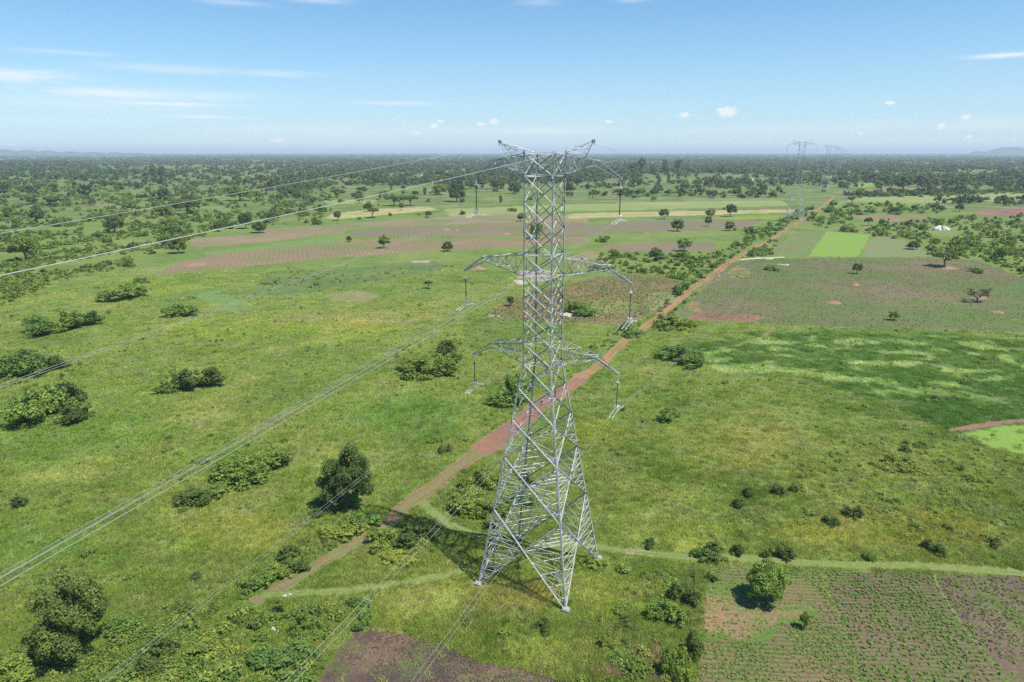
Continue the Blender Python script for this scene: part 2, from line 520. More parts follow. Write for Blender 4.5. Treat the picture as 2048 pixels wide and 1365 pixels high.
m_track = mat_field("worn_track", (0.180, 0.122, 0.070), (0.200, 0.118, 0.068), (0.13, 0.16, 0.048), 0.30, 0.8, soft=0.9, big=0.1, crown_=.34)
m_pale = mat_field("pale_track", (0.25, 0.205, 0.115), (0.20, 0.185, 0.085), (0.15, 0.185, 0.055), 0.68, 0.9, soft=1.0, big=0.1)
m_sand = mat_field("pale_sand", (0.55, 0.47, 0.36), (0.45, 0.36, 0.27), (0.2, 0.2, 0.1), 0.12, 0.4, soft=1.5)
m_bare = mat_field('bare_red_crop_soil', (0.25, 0.150, 0.080), (0.195, 0.130, 0.074), GRN, 0.46, 1.8, soft=0.02, big=0.09)
m_dry = mat_field("bare_reddish_earth", (0.26, 0.165, 0.100), (0.22, 0.165, 0.095), (0.135, 0.165, 0.048), 0.56, 0.9, soft=2.8, big=0.05)

P1 = [(704, 1258), (745, 1255), (800, 1263), (880, 1286), (960, 1322), (1050, 1338), (1165, 1372), (1165, 1440), (580, 1440), (628, 1368), (662, 1308)]
sheet("field", P1, m_plough, 0.012, "dark ploughed plot with sparse weeds below the tall pylon", rag=2.0, keep=0.02, step=(3, 2))
P2 = [(1412, 1132), (1640, 1141), (1668, 1172), (1690, 1225), (1716, 1290), (1736, 1365), (1750, 1440), (1385, 1440), (1392, 1330), (1404, 1220)]
sheet("field", P2, m_beans, 0.012, "green crop plot on reddish soil around the round tree", rag=2.0, keep=0.0, step=(3, 2))
P3 = [(1645, 1143), (1760, 1142), (1870, 1146), (1895, 1175), (1935, 1240), (1985, 1310), (2030, 1365), (2080, 1440), (1738, 1440), (1720, 1365), (1698, 1280), (1672, 1215), (1652, 1170)]
sheet("field", P3, m_rows, 0.016, "plot of narrow green crop rows on grey brown soil", rag=1.5, keep=0.0, step=(3, 2))
P4 = [(1868, 1147), (2048, 1152), (2260, 1160), (2260, 1440), (2060, 1440), (2010, 1365), (1965, 1305), (1915, 1235), (1878, 1175)]
sheet("field", P4, m_sparse, 0.012, "bare mauve plot with sparse weeds past the crop rows", rag=1.5, keep=0.03, step=(3, 2))
P5 = [(1450, 527), (1520, 517), (1700, 516), (1852, 515), (1960, 522), (2060, 560), (2240, 600), (2240, 672), (2060, 667), (1900, 662), (1740, 657), (1562, 652), (1480, 645), (1372, 640), (1345, 628), (1392, 590), (1420, 556)]
sheet("field", P5, m_big, 0.010, "wide green and brown crop field right of the red road", rag=3.0, keep=0.02)
sheet("field", [(1398, 622), (1470, 626), (1542, 634), (1500, 645), (1430, 644), (1366, 639)], m_maroon, 0.016, "narrow maroon strip of freshly tilled soil beside the road", rag=2.0, keep=0.02)
sheet("field", [(1548, 496), (1592, 463), (1652, 463), (1618, 514), (1540, 512)], m_olive, 0.012, "olive brown fallow plot between the road and the brightest plot", rag=2.0)
sheet("field", [(1652, 462), (1742, 471), (1716, 515), (1616, 514)], m_bright, 0.016, "brightest light green square plot right of the second pylon", rag=6.0)
sheet("field", [(1744, 473), (1800, 478), (1838, 490), (1856, 514), (1720, 515)], m_weedy, 0.012, "dull green weedy plot right of the brightest plot", rag=3.0)
sheet("field", [(962, 634), (1010, 602), (1120, 572), (1180, 556), (1250, 548), (1330, 552), (1366, 562), (1345, 592), (1292, 636), (1255, 650), (1130, 648)], m_tan, 0.012, "brown plot with slanting green rows behind the tall pylon", rag=3.0)
sheet("field", [(300, 548), (350, 524), (450, 506), (560, 494), (660, 484), (800, 478), (960, 476), (1180, 472), (1180, 488), (1000, 497), (880, 502), (690, 516), (520, 532), (400, 543), (320, 556)], m_red, 0.010, "long reddish ploughed band across the middle of the plain", rag=5.0)
sheet("field", [(400, 505), (500, 494), (600, 482), (690, 472), (692, 485), (600, 493), (500, 503), (410, 513)], m_strip, 0.016, "narrow dark green crop strip inside the reddish band", rag=3.0, keep=0.3)
sheet("field", [(690, 476), (700, 462), (790, 455), (960, 448), (1046, 445), (1180, 448), (1180, 470), (960, 474), (800, 476)], m_purp, 0.012, "grey mauve furrowed field left of the tall pylon", rag=4.0)
sheet("field", [(375, 478), (480, 470), (560, 466), (700, 458), (690, 468), (560, 482), (385, 498)], m_band, 0.012, "brown and green weedy strip above the reddish band", rag=5.0, keep=0.2)
sheet("field", [(500, 460), (700, 446), (900, 433), (1046, 427), (1180, 430), (1180, 446), (960, 448), (700, 460), (520, 470)], m_band, 0.014, "thin mauve brown strip beneath the scattered trees", rag=4.0)
sheet("field", [(1140, 468), (1170, 452), (1230, 444), (1330, 440), (1450, 438), (1536, 438), (1506, 456), (1400, 463), (1250, 464), (1180, 474)], m_purp, 0.012, "mauve furrowed field dotted with round trees", rag=3.0)
sheet("field", [(1200, 490), (1300, 485), (1440, 484), (1438, 504), (1330, 505), (1205, 502)], m_purp, 0.012, "small mauve plot with upright furrows left of the road", rag=2.0)
sheet("field", [(1180, 500), (1210, 510), (1230, 530), (1150, 540), (1120, 520)], m_dry, 0.014, "orange bare patch by the middle arm of the pylon", rag=5.0, keep=0.3)
sheet("field", [(640, 440), (660, 427), (750, 418), (862, 413), (884, 421), (800, 428), (700, 438)], m_wheat, 0.012, "pale straw coloured field under the acacia trees", rag=6.0)
sheet("field", [(1130, 428), (1250, 424), (1420, 421), (1600, 418), (1590, 426), (1400, 432), (1200, 437), (1130, 440)], m_wheat, 0.010, "straw coloured strip right of the pylon top", rag=8.0, keep=0.3)
sheet("field", [(880, 418), (1046, 412), (1300, 404), (1560, 400), (1590, 412), (1400, 418), (1130, 424), (900, 436)], m_pasture, 0.008, "pale yellow green pasture below the woodland", rag=9.0, keep=0.3)
sheet("field", [(520, 556), (600, 543), (700, 536), (790, 530), (870, 521), (905, 533), (860, 547), (740, 566), (640, 584), (545, 594), (500, 575)], m_cass, 0.012, "dark green leafy cassava patch in the meadow", rag=4.0, keep=0.2)
sheet("field", [(372, 590), (440, 578), (506, 612), (480, 632)], m_strip, 0.012, "small pale green square plot in the left meadow", rag=1.5, keep=0.3)
sheet("field", [(1925, 866), (1990, 852), (2060, 846), (2240, 838), (2240, 930), (2060, 912), (1985, 900)], m_bright, 0.012, "bright lime green wet plot at the right edge", rag=2.0, keep=0.1, step=(3, 2))
sheet("field", [(1700, 432), (1760, 428), (1850, 432), (1890, 436), (1830, 444), (1740, 444)], m_red, 0.012, "small red tilled strip beyond the palm", rag=4.0)
sheet("field", [(1940, 424), (2000, 418), (2200, 408), (2200, 432), (2020, 434), (1960, 432)], m_maroon, 0.012, "maroon ploughed field at the far right edge", rag=4.0)
sheet("field", [(1700, 382), (1760, 375), (1900, 372), (1890, 379), (1780, 386)], m_red, 0.012, "tan earth under the trees beyond the dark hedge", rag=6.0)
sheet("field", [(1690, 394), (1800, 392), (2050, 384), (2300, 380), (2300, 398), (2000, 404), (1800, 408), (1690, 404)], m_pasture, 0.008, "yellow green pasture below the dark hedge", rag=8.0, keep=0.3)
for i, (x0, x1, y0, y1, mm, lb) in enumerate([
        (1300, 1500, 358, 366, m_strip, "green plot by the far white roofs"), (1620, 1680, 352, 360, m_bright, "bright plot behind the third pylon"),
        (1360, 1560, 396, 402, m_weedy, "dull green strip among far trees"), (850, 1010, 352, 358, m_strip, "green clearing by the red roofed house"),
        (430, 620, 352, 357, m_weedy, "dull clearing in the left woodland"), (240, 290, 350, 355, m_red, "small pinkish clearing by the tall grove"),
        (100, 330, 341, 344, m_wheat, "thin pale clearing in front of the far plantation"), (640, 760, 399, 408, m_pasture, "pale clearing left of the acacias"),
        (0, 130, 398, 408, m_cass, "dark reedy marsh patch at the left edge"), (1700, 1760, 366, 374, m_bright, "light green plot under far mango trees"), (350, 520, 372, 376, m_cass, "dark reedy strip in the bushland")]):
    sheet("field", [(x0, y0 + 2), ((x0 + x1) / 2, y0), (x1, y0 + 1), (x1 - 10, y1), ((x0 + x1) / 2, y1 + 1), (x0 + 12, y1)], mm, 0.014, lb, rag=10.0, keep=0.2, step=(2, 0.8))
for (x, y, rx, ry, lb) in [(700, 594, 62, 13, "bare pinkish patch in the left meadow"), (1322, 605, 40, 22, "orange bare corner of the brown plot"),
                           (1225, 615, 60, 16, "tan bare ground round the shrubby rock")]:
    sheet("bare_earth", [(x + rx * math.cos(a) * random.uniform(.8, 1.2), y + ry * math.sin(a) * random.uniform(.8, 1.2)) for a in np.linspace(0, 6.0, 11)], m_dry, 0.022, lb, "bare earth", rag=3.5, keep=0.15, step=(3, 2))

sheet('bare_earth', [(1412, 1150), (1440, 1180), (1480, 1165), (1500, 1190), (1560, 1215), (1610, 1205), (1645, 1225), (1625, 1250), (1560, 1240), (1530, 1265), (1480, 1275), (1440, 1265), (1415, 1280), (1404, 1240)], m_bare, 0.05, 'orange bare ground round the foot of the round tree', 'bare earth', rag=11.0, keep=0.02, step=(3, 2))

sheet('bare_earth', [(1452, 542), (1478, 532), (1500, 538), (1506, 552), (1480, 560), (1452, 558)], m_bare, 0.05, 'orange sandy corner by the road junction', 'bare earth', rag=9.0, keep=0.02)
sheet('bare_earth', [(1366, 606), (1384, 598), (1404, 606), (1410, 622), (1388, 628), (1368, 620)], m_bare, 0.05, 'orange earth at the road edge', 'bare earth', rag=7.0, keep=0.02)

for fx, fy, lb in ((1133, 1224, 'worn bare earth round the front foot of the tall pylon'), (960, 1167, 'worn bare earth round the left foot of the tall pylon'), (1194, 1121, 'worn bare earth round the right foot of the tall pylon')):
    sheet('bare_earth', [(fx + 24 * math.cos(a) * random.uniform(.7, 1.3), fy + 11 * math.sin(a) * random.uniform(.7, 1.3)) for a in np.linspace(0, 5.7, 9)], m_dry, 0, lb, 'bare earth', rag=2.5, keep=.1)


def ribbon(name, pts, mat, z0, label, cat, rag=0.8, keep=0.0, twin=False):
    """pts: (pixel x, pixel y, width in metres) along the middle"""
    z = 0.052 + 0.0012 * len(ROADS)
    c = np.array([G(x, y)[:2] for x, y, w in pts]); w = np.array([q[2] for q in pts]) * (.74 if name == 'dirt_road' else .85)
    seg = np.r_[0, np.cumsum(np.hypot(*np.diff(c, axis=0).T))]
    n = int(seg[-1] / (0.45 if seg[-1] < 350 else 0.9)); s = np.linspace(0, seg[-1], n)

    def sm(v):
        v = np.interp(s, seg, v); k = max(3, int(n * 0.012)) | 1
        vp = np.r_[np.full(k // 2, v[0]), v, np.full(k // 2, v[-1])]
        return np.convolve(vp, np.ones(k) / k, 'valid')
    x = sm(c[:, 0]); y = sm(c[:, 1]); ww = sm(w)
    tx = np.gradient(x); ty = np.gradient(y); L = np.hypot(tx, ty); nx, ny = -ty / L, tx / L
    wv = (fbm(s / 9, s * 0 + 3, 31) - 0.5) * 1.2 + (fbm(s / 38, s * 0 + 5, 36) - 0.5) * (3.2 if 'dirt' in name else .6)
    x = x + nx * wv; y = y + ny * wv
    m = 13
    lat = np.linspace(-1, 1, m)
    hl = ww / 2 * (0.55 + 0.9 * fbm(s / 4, s * 0 + 9, 33)) + 0.3; hr = ww / 2 * (0.55 + 0.9 * fbm(s / 4, s * 0 + 19, 34)) + 0.3
    off = np.where(lat[None] < 0, lat[None] * hl[:, None], lat[None] * hr[:, None])
    V = np.stack([x[:, None] + nx[:, None] * off, y[:, None] + ny[:, None] * off, np.full(off.shape, z)], -1)
    e = np.where(lat[None] < 0, (1 + lat[None]) * hl[:, None], (1 - lat[None]) * hr[:, None]) + 0.05
    if twin: e = np.minimum(e, (np.abs(off) - ww[:, None] * 0.10) * 1.3 + 0.35)
    i = np.arange(n - 1)[:, None] * m; j = np.arange(m - 1)[None]
    f = np.stack([i + j, i + j + 1, i + m + j + 1, i + m + j], -1).reshape(-1, 4)[:, ::-1]
    me = quickmesh(name, V.reshape(-1, 3), f, mat)
    at = me.attributes.new('edge', 'FLOAT', 'POINT'); at.data.foreach_set('value', e.astype(np.float32).ravel())
    at = me.attributes.new('mid', 'FLOAT', 'POINT'); at.data.foreach_set('value', np.repeat((1 - np.abs(lat))[None], n, 0).astype(np.float32).ravel())
    if me.polygons[0].normal.z < 0: me.flip_normals()
    o = link(name, me); tag(o, label, cat, kind='structure')
    ROADS.append((np.stack([x, y], -1)[::3], ww[::3]))
    return o


ROADS = []
RD = [(1668, 392, 5), (1662, 400, 6), (1640, 416, 5), (1612, 436, 5), (1560, 468, 5), (1530, 486, 5.5), (1485, 510, 5.5), (1440, 538, 6), (1395, 572, 5.5), (1350, 610, 5), (1298, 650, 4.6), (1245, 692, 4.4), (1195, 736, 5), (1150, 766, 6)]
ribbon("dirt_road", RD, m_road, 0.020, "orange red dirt road running straight toward the far pylons", "road")
ribbon("dirt_road", [(1165, 757, 5.5), (1110, 790, 6.5), (1065, 822, 6.5), (1020, 856, 7.5), (985, 882, 9), (962, 902, 7.5), (945, 914, 3.5)], m_mud, 0.026, "wide wet muddy stretch of the red road behind the pylon", "road")
ribbon("dirt_track", [(958, 902, 4.5), (930, 922, 4), (900, 944, 3.8), (850, 984, 3.8), (805, 1020, 3.4), (745, 1064, 2.8), (690, 1096, 2.6), (620, 1137, 2.6), (560, 1172, 2.8), (498, 1204, 2.4)], m_track, 0.020, "narrow brown wheel track leading down left from the mud", "track", twin=False)
ribbon("dirt_track", [(838, 1003, 2.4), (850, 1015, 2.2), (872, 1036, 2.0), (905, 1056, 1.8), (945, 1072, 1.6), (1010, 1082, 1.6), (1090, 1088, 1.6), (1180, 1096, 1.8), (1250, 1106, 1.9), (1330, 1114, 2.0), (1420, 1120, 2.2), (1540, 1124, 2.2), (1660, 1128, 2.2), (1780, 1132, 2.2), (1920, 1138, 2.2), (2100, 1146, 2.2), (2300, 1156, 2)], m_pale, 0.018, "pale grassy track passing under the pylon past the crop plots", "track", twin=True)
ribbon("dirt_track", [(520, 1196, 1.6), (600, 1190, 1.8), (680, 1186, 1.5), (760, 1176, 1.4), (850, 1158, 1.4), (945, 1136, 1.4)], m_pale, 0.018, "faint tan track to the left foot of the pylon", "track", twin=True)
ribbon("footpath", [(1550, 655, 1.5), (1522, 676, 1.5), (1480, 690, 1.0), (1400, 700, 0.8)], m_track, 0.018, "short brown footpath at the corner of the dark meadow", "path")
ribbon("water_channel", [(1900, 862, 1.5), (1935, 856, 2.2), (1975, 850, 2.4), (2050, 842, 2.0), (2220, 830, 2.0)], m_mud, 0.022, "reddish muddy ditch along the lime green plot", "ditch")
ribbon("footpath", [(1570, 515, 3.5), (1520, 517, 3.5), (1480, 520, 3)], m_sand, 0.024, "pale sandy spur joining the red road", "path")


# ------------------------------------------------------------------ lattice building
WK = 1.0


class MB:
    def __init__(s): s.v = []; s.f = []

    def add(s, V, Fs):
        o = len(s.v); s.v.extend(V); s.f.extend([tuple(i + o for i in f) for f in Fs])

    def angle(s, a, b, w, ref=(0, 0, 1)):
        """steel angle section from a to b; the heel of the L points along ref"""
        a = Vector(a); b = Vector(b); d = b - a
        if d.length < 1e-4: return
        w *= WK; d.normalize(); r = Vector(ref)
        y = r - d * r.dot(d)
        if y.length < 0.05:
            r = Vector((1, 0.3, 0.2)); y = r - d * r.dot(d)
        y.normalize(); x = d.cross(y)
        e1 = (x - y).normalized(); e2 = (-x - y).normalized()
        t = max(0.014, w * 0.16)
        pr = [(0, 0), (w, 0), (w, t), (t, t), (t, w), (0, w)]
        V = [p + e1 * (q[0] - w * .35) + e2 * (q[1] - w * .35) for p in (a, b) for q in pr]
        s.add(V, [(i, (i + 1) % 6, (i + 1) % 6 + 6, i + 6) for i in range(6)] + [(5, 4, 3, 2, 1, 0), (6, 7, 8, 9, 10, 11)])

    def box(s, c, d, R=None):
        c = Vector(c)
        V = []
        for x in (-1, 1):
            for y in (-1, 1):
                for z in (-1, 1):
                    q = Vector((x * d[0] / 2, y * d[1] / 2, z * d[2] / 2))
                    V.append(c + (R @ q if R else q))
        s.add(V, [(0, 1, 3, 2), (4, 6, 7, 5), (0, 4, 5, 1), (2, 3, 7, 6), (0, 2, 6, 4), (1, 5, 7, 3)])

    def tube(s, pts, rad, n=6, cap=True):
        pts = [Vector(q) for q in pts]; m = len(pts)
        rad = [rad] * m if isinstance(rad, (int, float)) else rad
        V = []; up = Vector((0.13, 0.21, 1)).normalized()
        for i, q in enumerate(pts):
            d = (pts[min(i + 1, m - 1)] - pts[max(i - 1, 0)]).normalized()
            u = d.cross(up)
            if u.length < 0.1: u = d.cross(Vector((1, 0, 0)))
            u.normalize(); w = u.cross(d)
            for k in range(n):
                a = 2 * math.pi * k / n
                V.append(q + (u * math.cos(a) + w * math.sin(a)) * rad[i])
        Fs = [(i * n + k, i * n + (k + 1) % n, (i + 1) * n + (k + 1) % n, (i + 1) * n + k) for i in range(m - 1) for k in range(n)]
        if cap: Fs += [tuple(range(n))[::-1], tuple(range((m - 1) * n, m * n))]
        s.add(V, Fs)

    def mesh(s, name, mat, smooth=False): return meshdata(name, s.v, s.f, mat, smooth)

    def build(s, name, mat, parent=None, smooth=False): return link(name, s.mesh(name, mat, smooth), parent)


TH = 25.8
TZ = [35.3, 31.65, 26.85, 21.0, 12.7, 0.0]
HB, HW = 7.3, 2.13
UZ = [35.3, 38.35, 41.62, 44.88, 48.15, 51.15, 54.72, 58.28, 61.85, 64.8]


def hw(z): return HB - (HB - HW) * min(z, 35.3) / 35.3


def lerp(a, b, t): return Vector(a) + (Vector(b) - Vector(a)) * t


CORN = [(-1, -1), (1, -1), (1, 1), (-1, 1)]


def legp(k, z):
    a, b = CORN[k % 4]; h = hw(z); return Vector((a * h, b * h, z))


def build_tower():
    t = empty("transmission_tower")
    # four legs
    for k in range(4):
        m = MB(); o = Vector((CORN[k][0], CORN[k][1], 0))
        m.angle(legp(k, 0.05), legp(k, 21), 0.34, o); m.angle(legp(k, 21), legp(k, 35.3), 0.30, o); m.angle(legp(k, 35.3), legp(k, 64.8), 0.24, o)
        for z in TZ[:-1] + UZ[1:]:
            q = legp(k, z); R = Matrix.Rotation(math.atan2(o.y, o.x), 3, 'Z')
            m.box(q + o.normalized() * 0.02, (0.05, 0.55, 0.6), R)
        if k == 1:   # climbing steps
            for i in range(60):
                q = legp(1, 4 + i); m.box(q + Vector((0.22, -0.05, 0)), (0.3, 0.03, 0.03))
        m.build("leg", M_STEEL, t)
        fb = MB(); q = legp(k, 0)
        fb.box((q.x, q.y, 0.18), (1.0, 1.0, 0.5)); fb.box((q.x, q.y, 0.5), (0.7, 0.7, 0.16))
        fb.build("footing", M_CONC, t)
    # spread lower body
    lo = MB()
    apex = {}
    for fi in range(4):
        k0, k1 = fi, (fi + 1) % 4
        nrm = (legp(k0, 0) + legp(k1, 0)); nrm.z = 0; nrm.normalize()
        for pi in range(5):
            zt, zb = TZ[pi], TZ[pi + 1]
            A0, A1, B0, B1 = legp(k0, zt), legp(k1, zt), legp(k0, zb), legp(k1, zb)
            tt = hw(zt) / (hw(zt) + hw(zb)); X = lerp(A0, B1, tt)
            w = 0.15 + 0.015 * pi
            i_ = nrm * 0.05
            lo.angle(A0 + i_, B1 + i_, w, nrm); lo.angle(A1 - i_, B0 - i_, w, nrm)
            lo.box(X, (0.5, 0.5, 0.45) if False else (0.42, 0.06, 0.42), Matrix.Rotation(math.atan2(nrm.y, nrm.x) + math.pi / 2, 3, 'Z'))
            n = [2, 2, 3, 4, 5][pi]
            for (kk, A, B) in ((k0, A0, B0), (k1, A1, B1)):
                for j in range(1, n):
                    up_, dn_ = lerp(A, X, j / n), lerp(B, X, j / n)
                    for q, ztop in ((up_, True), (dn_, False)):
                        if (pi < 2 and not ztop): continue
                        L = legp(kk, q.z)
                        lo.angle(q, L, 0.085, (0, 0, 1))
                        nxt = lerp(A if ztop else B, X, (j + 1) / n) if j < n - 1 else X
                        lo.angle(L, nxt, 0.075, nrm)
                        apex.setdefault((kk, pi, ztop, j), []).append(q)
            if pi in (3, 4):
                lo.angle(legp(k0, X.z), X, 0.11, (0, 0, 1)); lo.angle(X, legp(k1, X.z), 0.11, (0, 0, 1))
                apex.setdefault(('mid', pi), []).append(X)
        lo.angle(legp(k0, 35.3), legp(k1, 35.3), 0.15, (0, 0, 1))
    for key, qs in apex.items():
        if key[0] == 'mid':
            for a in range(4): lo.angle(qs[a], qs[(a + 1) % 4], 0.12, (0, 0, 1))
        elif len(qs) == 2 and (key[1] >= 3 or key[3] == 1):
            lo.angle(qs[0], qs[1], 0.13 if key[1] > 2 else 0.10, (0, 0, 1))
    for z in (35.3, ):
        lo.angle(legp(0, z), legp(2, z), 0.1, (0, 0, 1)); lo.angle(legp(1, z + .12), legp(3, z + .12), 0.1, (0, 0, 1))
    lo.build("lower_body_bracing", M_STEEL, t)
    # straight upper body
    up = MB()
    for fi in range(4):
        k0, k1 = fi, (fi + 1) % 4
        nrm = (legp(k0, 40) + legp(k1, 40)); nrm.z = 0; nrm.normalize(); i_ = nrm * 0.045
        for pi in range(9):
            zb, zt = UZ[pi], UZ[pi + 1]
            up.angle(legp(k0, zt) + i_, legp(k1, zb) + i_, 0.135, nrm); up.angle(legp(k1, zt) - i_, legp(k0, zb) - i_, 0.135, nrm)
            if pi in (0, 4, 8):
                up.angle(legp(k0, zb), legp(k1, zb), 0.13, (0, 0, 1)); up.angle(legp(k0, zt), legp(k1, zt), 0.13, (0, 0, 1))
            if 1 <= pi <= 3 or pi in (5, 6, 7):
                zm = (zb + zt) / 2
                zu = min(zm + (zt - zb), UZ[4] if pi < 4 else UZ[8])
                if pi in (1, 2, 3):
                    if zu - zm > 2.5:
                        up.angle(legp(k0, zu) + i_ * 1.6, legp(k1, zm) + i_ * 1.6, 0.11, nrm)
                        up.angle(legp(k1, zu) - i_ * 1.6, legp(k0, zm) - i_ * 1.6, 0.11, nrm)
                M = (legp(k0, zm) + legp(k1, zm)) / 2
                for kk in (k0, k1):
                    up.angle(legp(kk, zm), lerp(legp(kk, zm), M, 0.5) + Vector((0, 0, (zt - zb) * .25)), 0.06, nrm)
    for z in (38.35, 48.15, 51.15, 61.85, 64.8):
        up.angle(legp(0, z - .1), legp(2, z - .1), 0.09, (0, 0, 1)); up.angle(legp(1, z + .1), legp(3, z + .1), 0.09, (0, 0, 1))
    up.build("upper_body_bracing", M_STEEL, t)
    # six cross arms
    for (zb, zt, L, zl) in ((35.3, 38.35, 11.45, 35.05), (48.15, 51.15, 12.72, 47.95), (61.85, 64.8, 10.72, 61.65)):
        for sg in (-1, 1):
            m = MB(); uk = L - 3.1; vk = 0.62
            ch = {}
            for sv in (-1, 1):
                T = [Vector((sg * HW, sv * HW, zt)), Vector((sg * uk, sv * vk, zl + 2.25)), Vector((sg * L, sv * 0.1, zl + .1))]
                B = [Vector((sg * HW, sv * HW, zb)), Vector((sg * (uk - .45), sv * vk, zl + 1.62)), Vector((sg * L, sv * 0.1, zl - .08))]
                ch[sv] = (T, B)
                for c, rf in ((T, (0, sv, 1)), (B, (0, sv, -1))):
                    m.angle(c[0], c[1], 0.15, rf); m.angle(c[1], c[2], 0.13, rf)
                n = 5
                tp = [lerp(T[0], T[1], i / n) for i in range(n + 1)]; bp = [lerp(B[0], B[1], i / n) for i in range(n + 1)]
                for i in range(n):
                    if i: m.angle(tp[i], bp[i], 0.07, (0, sv, 0))
                    (m.angle(bp[i], tp[i + 1], 0.085, (0, sv, 0)) if i % 2 else m.angle(tp[i], bp[i + 1], 0.085, (0, sv, 0)))
                m.angle(T[1], B[1], 0.09, (0, sv, 0))
                for i in (1, 2, 3): m.angle(lerp(T[1], T[2], i / 4), lerp(B[1], B[2], (i + .6) / 4.6), 0.06, (0, sv, 0))
            for w in (0, 1):
                a, b = ch[-1][w], ch[1][w]; n = 4
                for i in range(n):
                    p0, p1 = lerp(a[0], a[1], i / n), lerp(a[0], a[1], (i + 1) / n); q0, q1 = lerp(b[0], b[1], i / n), lerp(b[0], b[1], (i + 1) / n)
                    (m.angle(p0, q1, 0.08) if i % 2 else m.angle(q0, p1, 0.08))
                    m.angle(p1, q1, 0.14 if i == n - 1 else 0.07)
                for i in (1, 2): m.angle(lerp(a[1], a[2], i / 3), lerp(b[1], b[2], i / 3), 0.06)
            m.box((sg * L, 0, zl), (0.28, 0.3, 0.34))
            m.build("cross_arm", M_STEEL, t)
    # two earth wire peaks
    for sg in (-1, 1):
        m = MB(); tip = Vector((sg * 6.85, 0, 66.4))
        uk = 5.3; f = (uk - HW) / (10.72 - 3.1 - HW)
        outp = [Vector((sg * uk, sv * (HW + (0.62 - HW) * f), 64.8 + (63.9 - 64.8) * f)) for sv in (-1, 1)]
        inn = [Vector((sg * HW, sv * HW, 64.85)) for sv in (-1, 1)]
        for q in outp + inn: m.angle(q, tip, 0.12, (0, 0, 1))
        for i in (1, 2, 3):
            a = [lerp(q, tip, i / 4) for q in inn]; b = [lerp(q, tip, i / 4) for q in outp]; a2 = [lerp(q, tip, (i - 1) / 4) for q in inn]
            for w in (0, 1): m.angle(a[w], b[w], 0.06); m.angle(a2[w], b[w], 0.06)
            m.angle(a[0], a[1], 0.06); m.angle(b[0], b[1], 0.06); m.angle(a[0], b[1], 0.05)
        m.box(tip, (0.45, 0.4, 0.3)); m.box(tip + Vector((sg * .1, 0, -.3)), (0.1, 0.1, 0.5))
        m.build("earthwire_peak", M_STEEL, t)
    m = MB(); q = legp(1, 5.0); m.box(q + Vector((-1.0, 0.1, 0.1)), (0.9, 0.04, 0.6)); o = m.build("number_plate", M_FIT, t)
    o['label'] = "white number plate"
    m = MB(); m.box(q + Vector((-0.75, 0.35, 0.75)), (0.6, 0.04, 0.5)); o = m.build("warning_plate", mat_plain("orange_enamel", (0.75, 0.30, 0.03), 0.5), t)
    o['label'] = "orange warning plate"
    return t


def tower_children(t): return [o for o in COL.objects if o.parent == t]


def copy_thing(src, loc, rz, scale=(1, 1, 1), kids=None):
    r = src.copy(); COL.objects.link(r); r.location = loc; r.rotation_euler = (0, 0, rz); r.scale = scale
    for ch in (kids if kids is not None else [o for o in bpy.data.objects if o.parent == src]):
        c = ch.copy(); COL.objects.link(c); c.parent = r
    return r


TC = Vector((4.5, 95.7, 0)); TR = -R_(TH)
UV = Vector((math.cos(R_(TH)), -math.sin(R_(TH)), 0)); VV = Vector((math.sin(R_(TH)), math.cos(R_(TH)), 0))
WK = 0.74
tower = build_tower(); WK = 1.0; tower.location = TC; tower.rotation_euler = (0, 0, TR)
tag(tower, "tall grey lattice pylon with six arms standing nearest, over the red road", "pylon", "lattice pylons of the power line")
TKIDS = tower_children(tower)
WK = 0.5
far_tower = build_tower(); WK = 1.0
FKIDS = tower_children(far_tower); D2 = Vector((-7.0, 2.0, 0))
TPOS = [(635, (1.22, 1.22, 1.14)), (1180, (1.2, 1.2, 1.16)), (1760, (1.2, 1.2, 1.17)), (2330, (1.2, 1.2, 1.15)), (3000, (1.2, 1.2, 1.1)), (3700, (1.2, 1.2, 1.1))]
TLAB = ["second lattice pylon, straddling the red road beyond the crop plots", "third lattice pylon, just right of the second against the woodland", "fourth lattice pylon rising from the far trees", "fifth lattice pylon, faint above the horizon",
        "sixth lattice pylon, a tiny faint lattice beyond the fifth", "last and tiniest lattice pylon on the horizon"]
for i, ((d, sc), lb) in enumerate(zip(TPOS, TLAB)):
    c = far_tower if i == 0 else copy_thing(far_tower, (0, 0, 0), 0, kids=FKIDS)
    c.location = TC + VV * d + (D2 if i == 0 else Vector()); c.rotation_euler = (0, 0, TR); c.scale = sc
    tag(c, lb, 'pylon', 'lattice pylons of the power line')

# insulator strings
m = MB(); m.tube([(0, 0, 0), (0, 0, -0.95)], 0.03)
m.box((0, 0, -.75), (.14, .1, .3)); hang = m.mesh("hanger", M_FIT)
m = MB()
prof = []
z = -0.95
while z > -4.6:
    prof += [(z, 0.05), (z - .03, 0.10), (z - .075, 0.06)]; z -= 0.12
m.tube([(0, 0, a) for a, b in prof], [b for a, b in prof], 8); rod = m.mesh("insulator_rod", M_GLASSY)


def ring(R, r, z, n=18, k=6, tilt=0.0):
    m = MB(); V = []; Fs = []
    for i in range(n):
        a = 2 * math.pi * i / n
        for j in range(k):
            b = 2 * math.pi * j / k
            V.append(Vector(((R + r * math.cos(b)) * math.cos(a), (R + r * math.cos(b)) * math.sin(a), z + r * math.sin(b))))
    for i in range(n):
        for j in range(k): Fs.append((i * k + j, ((i + 1) % n) * k + j, ((i + 1) % n) * k + (j + 1) % k, i * k + (j + 1) % k))
    m.add(V, Fs)
    for a in (0, math.pi): m.tube([(0, 0, z + .25), (R * math.cos(a), R * math.sin(a), z)], r * .8)
    return m


